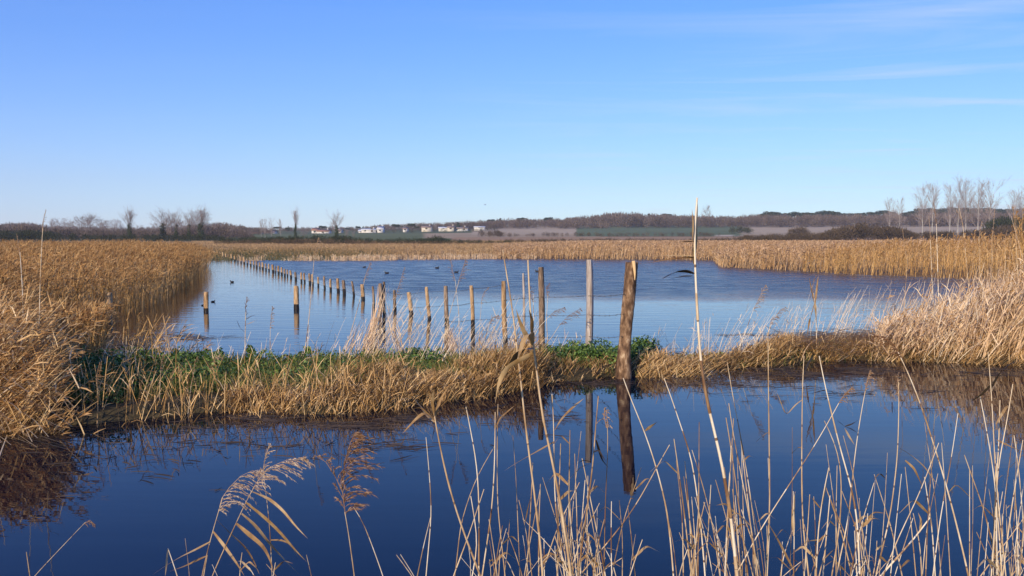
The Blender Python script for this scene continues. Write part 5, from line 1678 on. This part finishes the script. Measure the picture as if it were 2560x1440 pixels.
# reeds with plumes standing on the flooded strip
BR = [([(612, 915), (613, 840), (614, 780)], 3.5, ([(614, 800), (614, 770), (617, 742)], 15, 20, .25, (.3, 0, .1)), 'dark upright plume reed at the left of the bank, above green plants',
       [([(613, 800), (628, 790), (648, 786)], 3, 'leaf_dark'), ([(613, 812), (630, 806), (645, 797)], 3), ([(612, 830), (600, 820), (592, 800)], 3, 'leaf_dark')]),
      ([(676, 915), (675, 860), (676, 815)], 2.5, ([(675, 822), (678, 795), (681, 766)], 17, 20, .6, (.6, 0, 0)), 'short reed with plump tan plume right of the dark plume', []),
      ([(745, 930), (762, 882), (772, 800), (781, 700), (786, 640)], 3, ([(785, 648), (790, 620), (796, 594)], 14, 18, .65, (.4, 0, -.1)), 'very tall thin whitish reed whose plume tops the far shore', []),
      ([(848, 930), (872, 850), (900, 750), (914, 690)], 2.6, ([(908, 705), (917, 680), (926, 656)], 14, 16, .4, (.5, 0, 0)), 'tall thin leaning reed over the short bright stake', []),
      ([(950, 930), (972, 820), (990, 740)], 2.6, ([(988, 745), (1000, 705), (1012, 668)], 14, 20, .5, (.6, 0, 0)), 'leaning reed with long narrow plume right of the thick post', []),
      ([(1090, 930), (1120, 800), (1148, 700)], 2.6, ([(1146, 705), (1156, 675), (1164, 650)], 18, 18, .35, (.7, 0, -.1)), 'thin leaning reed with plume crossing its neighbour over the orange stake', []),
      ([(1150, 930), (1147, 780), (1138, 700)], 2.6, ([(1138, 702), (1130, 672), (1127, 645)], 12, 16, .4, (-.3, 0, 0)), 'thin reed leaning left crossing its plumed neighbour', []),
      ([(1195, 930), (1200, 800), (1204, 755)], 2, ([(1202, 760), (1208, 735), (1221, 718)], 14, 12, .55, (.4, 0, -.2)), 'small pale plume left of the tan stake', []),
      ([(1310, 915), (1375, 850), (1402, 808)], 2.4, ([(1400, 812), (1420, 790), (1452, 770)], 17, 22, .2, (.8, 0, -.5)), 'drooping dark plume reed left of the grey stake, lower one', []),
      ([(1300, 915), (1345, 820), (1375, 790)], 2.4, ([(1372, 792), (1388, 776), (1412, 768)], 14, 18, .2, (.8, 0, -.5)), 'drooping dark plume reed left of the grey stake, upper one', []),
      ([(1190, 930), (1215, 840), (1224, 806)], 2.4, ([(1222, 808), (1232, 793), (1246, 788)], 13, 16, .3, (.8, 0, -.4)), 'small drooping plume reed left of the tan stake foot', []),
      ([(1330, 905), (1334, 800), (1333, 735)], 2.6, ([(1332, 755), (1326, 735), (1322, 712)], 15, 16, .15, (.6, 0, -.5)), 'dark ragged plume reed left of the flat topped stake', []),
      ([(1372, 900), (1366, 800), (1370, 730)], 2.4, ([(1368, 740), (1366, 718), (1374, 708)], 12, 14, .2, (.5, 0, -.6)), 'dark curled plume reed right of the flat topped stake', []),
      ([(1835, 905), (1860, 840), (1885, 770)], 3, ([(1882, 778), (1898, 745), (1914, 712)], 22, 24, .6, (.6, 0, -.2)), 'tan plume reed leaning right over the calm water right of the tall stem', []),
      ([(1900, 890), (1925, 820), (1942, 785)], 2.4, ([(1940, 790), (1950, 775), (1964, 768)], 15, 18, .5, (.9, 0, -.4)), 'small tan plume right of the leaning tan plume', []),
      ([(1910, 895), (1922, 830), (1926, 805)], 2.2, ([(1924, 812), (1930, 797), (1944, 790)], 15, 16, .4, (.9, 0, -.4)), 'lowest small plume of the three over the calm water', []),
      ([(2043, 900), (2040, 800), (2034, 730)], 3.4, ([(2036, 745), (2032, 715), (2040, 688)], 12, 16, .3, (-.1, 0, 0)), 'upright reddish brown reed with leafy top on the right part of the bank',
       [([(2036, 760), (2028, 720), (2022, 690)], 5), ([(2038, 760), (2042, 720), (2046, 688)], 6), ([(2036, 760), (2024, 800), (2016, 850)], 6), ([(2037, 755), (2040, 790), (2042, 820)], 7)]),
      ([(330, 1000), (318, 930), (308, 905)], 3.4, ([(309, 925), (310, 900), (318, 892)], 18, 18, .8, (.5, 0, -.7)), 'drooping cream plume on the dark green left of the bank', []),
      ([(398, 1030), (400, 960), (402, 925)], 3, ([(401, 930), (403, 905), (409, 885)], 13, 18, .45, (.4, 0, -.2)), 'short brown plume standing over the green plants at left', []),
      ([(516, 990), (524, 930), (533, 905)], 3, ([(531, 912), (538, 895), (550, 886)], 15, 16, .7, (.8, 0, -.6)), 'hooked cream plume at the back of the bank at left', []),
      ([(470, 1035), (478, 960), (486, 925)], 3, ([(484, 930), (487, 905), (494, 890)], 11, 14, .4, (.4, 0, -.4)), 'small dull plume left of the hooked cream plume', []),
      ([(243, 1060), (246, 990), (240, 945)], 3.5, ([(241, 960), (243, 930), (250, 905)], 15, 18, .35, (.6, 0, -.5)), 'brown plume against the dark foot of the left clump', []),
      ([(1100, 945), (1106, 900), (1130, 860)], 5, ([(1112, 890), (1120, 860), (1135, 815)], 10, 14, .3, (-.4, 0, 0)), 'bent brown reed leaning on the foot of the brown stake', [])]
for (pts, wd, pl, lab, lv) in BR:
    p0 = ground(*pts[0])
    reed(pts, p0.y, wd, lab, 'plumed reeds on the bank', plume=pl, leaves=lv, ext=False, tint=.75)
# tall ones over the two clumps
TL = [([(96, 900), (100, 720), (104, 620), (107, 570)], 8.6, 4.5, ([(106, 585), (107, 555), (115, 524)], 11, 26, .7, (.15, 0, .3)), 'tallest plumed reed standing above the left reed bed'),
      ([(60, 900), (56, 720), (50, 630)], 8.8, 4, ([(50, 640), (45, 610), (42, 585)], 10, 18, .65, (.1, 0, .2)), 'second tall reed left of the tallest plumed reed'),
      ([(2350, 880), (2345, 700), (2341, 560)], 12.6, 3.2, ([(2342, 570), (2338, 535), (2334, 505)], 9, 20, .4, (.2, 0, .1)), 'tall reed with narrow brown plume in front of the poplars'),
      ([(2440, 880), (2420, 700), (2407, 560), (2398, 520)], 12.6, 2.8, ([(2405, 550), (2398, 535), (2390, 524)], 6, 12, .7, (-.4, 0, 0)), 'tall thin reed bending left in front of the poplars'),
      ([(2465, 880), (2450, 700), (2447, 590)], 12.4, 2.8, ([(2448, 600), (2450, 575), (2455, 552)], 8, 16, .75, (.1, 0, 0)), 'pale tipped reed right of the one bending left'),
      ([(2490, 880), (2480, 700), (2480, 590)], 12.4, 2.8, ([(2480, 600), (2484, 560), (2487, 520)], 7, 18, .75, (.1, 0, 0)), 'tall pale tipped reed beside the shorter pale tipped one'),
      ([(2550, 880), (2545, 700), (2540, 600)], 12.2, 3.2, ([(2540, 610), (2539, 575), (2538, 535)], 8, 20, .7, (.1, 0, 0)), 'tall pale plumed reed close to the right edge'),
      ([(2520, 880), (2515, 700), (2512, 610)], 12.2, 2.6, ([(2512, 620), (2514, 595), (2518, 575)], 7, 14, .6, (.1, 0, 0)), 'shorter plumed reed left of the one at the right edge'),
      ([(2340, 880), (2330, 700), (2326, 600)], 12.8, 2.6, ([(2326, 610), (2325, 575), (2322, 540)], 5, 12, .75, (0, 0, 0.1)), 'thin pale reed left of the narrow brown plume'),
      ([(2260, 890), (2262, 740), (2270, 640)], 12.8, 2.4, ([(2268, 650), (2262, 620), (2256, 570)], 5, 10, .7, (-.2, 0, 0)), 'thin pale reed reaching up from the left of the right clump')]
for (pts, Y, wd, pl, lab) in TL:
    reed(pts, Y, wd, lab, 'tall reeds over the clumps', plume=pl, tint=.8)


# dry reed tangle caught on the corner post
def tangle():
    rng = np.random.default_rng(61)
    mb = MB()
    for (px0, py0, px1, py1, n, sp_) in ((905, 925, 955, 730, 60, 10), (1000, 920, 960, 735, 30, 10), (930, 920, 948, 745, 50, 8), (1135, 915, 1118, 815, 60, 9), (860, 925, 905, 800, 24, 8)):
        yb = F * H / (py0 - HOR)
        ytop = 17.0 if py1 < 760 else 15
        b = np.stack([(rng.normal(px0, sp_, n) - 1280) / F * yb, np.full(n, yb) + rng.normal(0, .2, n), np.full(n, .03)], -1)
        f = rng.uniform(.5, 1.05, n)
        tgt = np.array(at(px1, py1, yb + .6))
        e = b + (tgt + rng.normal(0, .05, (n, 3)) - b) * f[:, None]
        mid = (b + e) / 2 + rng.normal(0, .03, (n, 3))
        P = np.stack([b, (b + mid) / 2, mid, (mid + e) / 2, e], 1)
        mb.ribbons(P, .0042 * np.array([[1, 1, .9, .8, .4]]), hside(rng, n), np.clip(rng.normal(.5, .3, n), 0, 1))
    tag(mb.build('reed_wisps', [M['reed_pale']]), 'wispy dry reed stems leaning together toward the thick post', 'dry reeds', kind='stuff')


tangle()


# ------------------------------------------------------------------ birds
def coot(px, py, label, s=1.0, rot=0.0, group='coots on the water'):
    b = ground(px, py)
    m = MB()
    #  spine points (x, z, radius y, radius z)
    sp_ = [(-.19, .07, .008), (-.16, .06, .035), (-.10, .045, .068), (-.02, .04, .085), (.06, .045, .078), (.11, .07, .05), (.125, .11, .032), (.135, .145, .03), (.155, .165, .033),
           (.18, .165, .022), (.20, .158, .011), (.225, .15, .003)]
    pts = [Vector((x, 0, z)) for x, z, r in sp_]
    m.tube(pts[:10], [r for *_, r in sp_[:10]], 10, .5, cap=False)
    m.tube(pts[9:], [r for *_, r in sp_[9:]], 10, .5, mat=1)
    o = m.build('coot', [M['coot'], M['bill']], smooth=True)
    o.location = (b.x, b.y, .0); o.rotation_euler = (0, 0, rot); o.scale = (s,) * 3
    tag(o, label, 'waterbird', group)


coot(580, 706, 'black coot floating in the calm water near the left reed bed', 0.45, 2.9)
coot(533, 755, 'small dark bird right behind the lone bright stake', .30, .2)
coot(506, 764, 'small dark bird just left of the lone bright stake', .22, 1.2)
coot(911, 669, 'dark coot on the rippled water above the short bright stake', 0.54, 0)
coot(967, 684, 'low slim dark bird swimming above the thick weathered post', 0.59, 3.1)
coot(1093, 671, 'dark coot on the rippled water left of the crossed plumes', 0.63, .2)
coot(1141, 682, 'low dark bird swimming between the crossed plumes', 0.59, 0)
coot(1343, 680, 'dark coot just left above the flat topped stake', 0.59, 3.0)


def flying_bird():
    p = at(1213, 512, 55)
    m = MB()
    m.tube([Vector((-.16, 0, 0)), Vector((-.05, 0, 0)), Vector((.06, 0, 0)), Vector((.14, 0, .01)), Vector((.18, 0, 0))], [.01, .045, .045, .025, .004], 8, .5)
    for s in (-1, 1):
        V = [(.05, s * .03, .02), (-.05, s * .03, .02), (-.04, s * .2, .10), (.04, s * .18, .10), (-.08, s * .42, .03), (-.02, s * .38, .04)]
        V2 = [(x, y, z - .008) for x, y, z in V]
        m.raw(V + V2, [(0, 1, 2, 3), (3, 2, 4, 5), (7, 6, 9, 8), (8, 9, 11, 10), (0, 3, 9, 6), (1, 7, 8, 2), (3, 5, 11, 9), (2, 8, 10, 4), (4, 10, 11, 5)], .5)
    o = m.build('flying_bird', [M['coot']])
    o.location = p; o.rotation_euler = (0, 0, .5); o.scale = (.3,) * 3
    tag(o, 'tiny dark bird flying in the sky over the village', 'bird')


flying_bird()

# ------------------------------------------------------------------ air
hz = MB()
hz.box((0, 850, 59), (3700, 1900, 122))
hm, nt, N_, L_ = new_mat('haze')
ho = N_('ShaderNodeOutputMaterial'); pv = N_('ShaderNodeVolumePrincipled')
pv.inputs['Color'].default_value = (.93, .92, .96, 1)
pv.inputs['Density'].default_value = .00022
pv.inputs['Anisotropy'].default_value = .0
L_(pv.outputs[0], ho.inputs['Volume'])
tag(hz.build('haze', hm), 'thin pale air haze', kind='stuff')
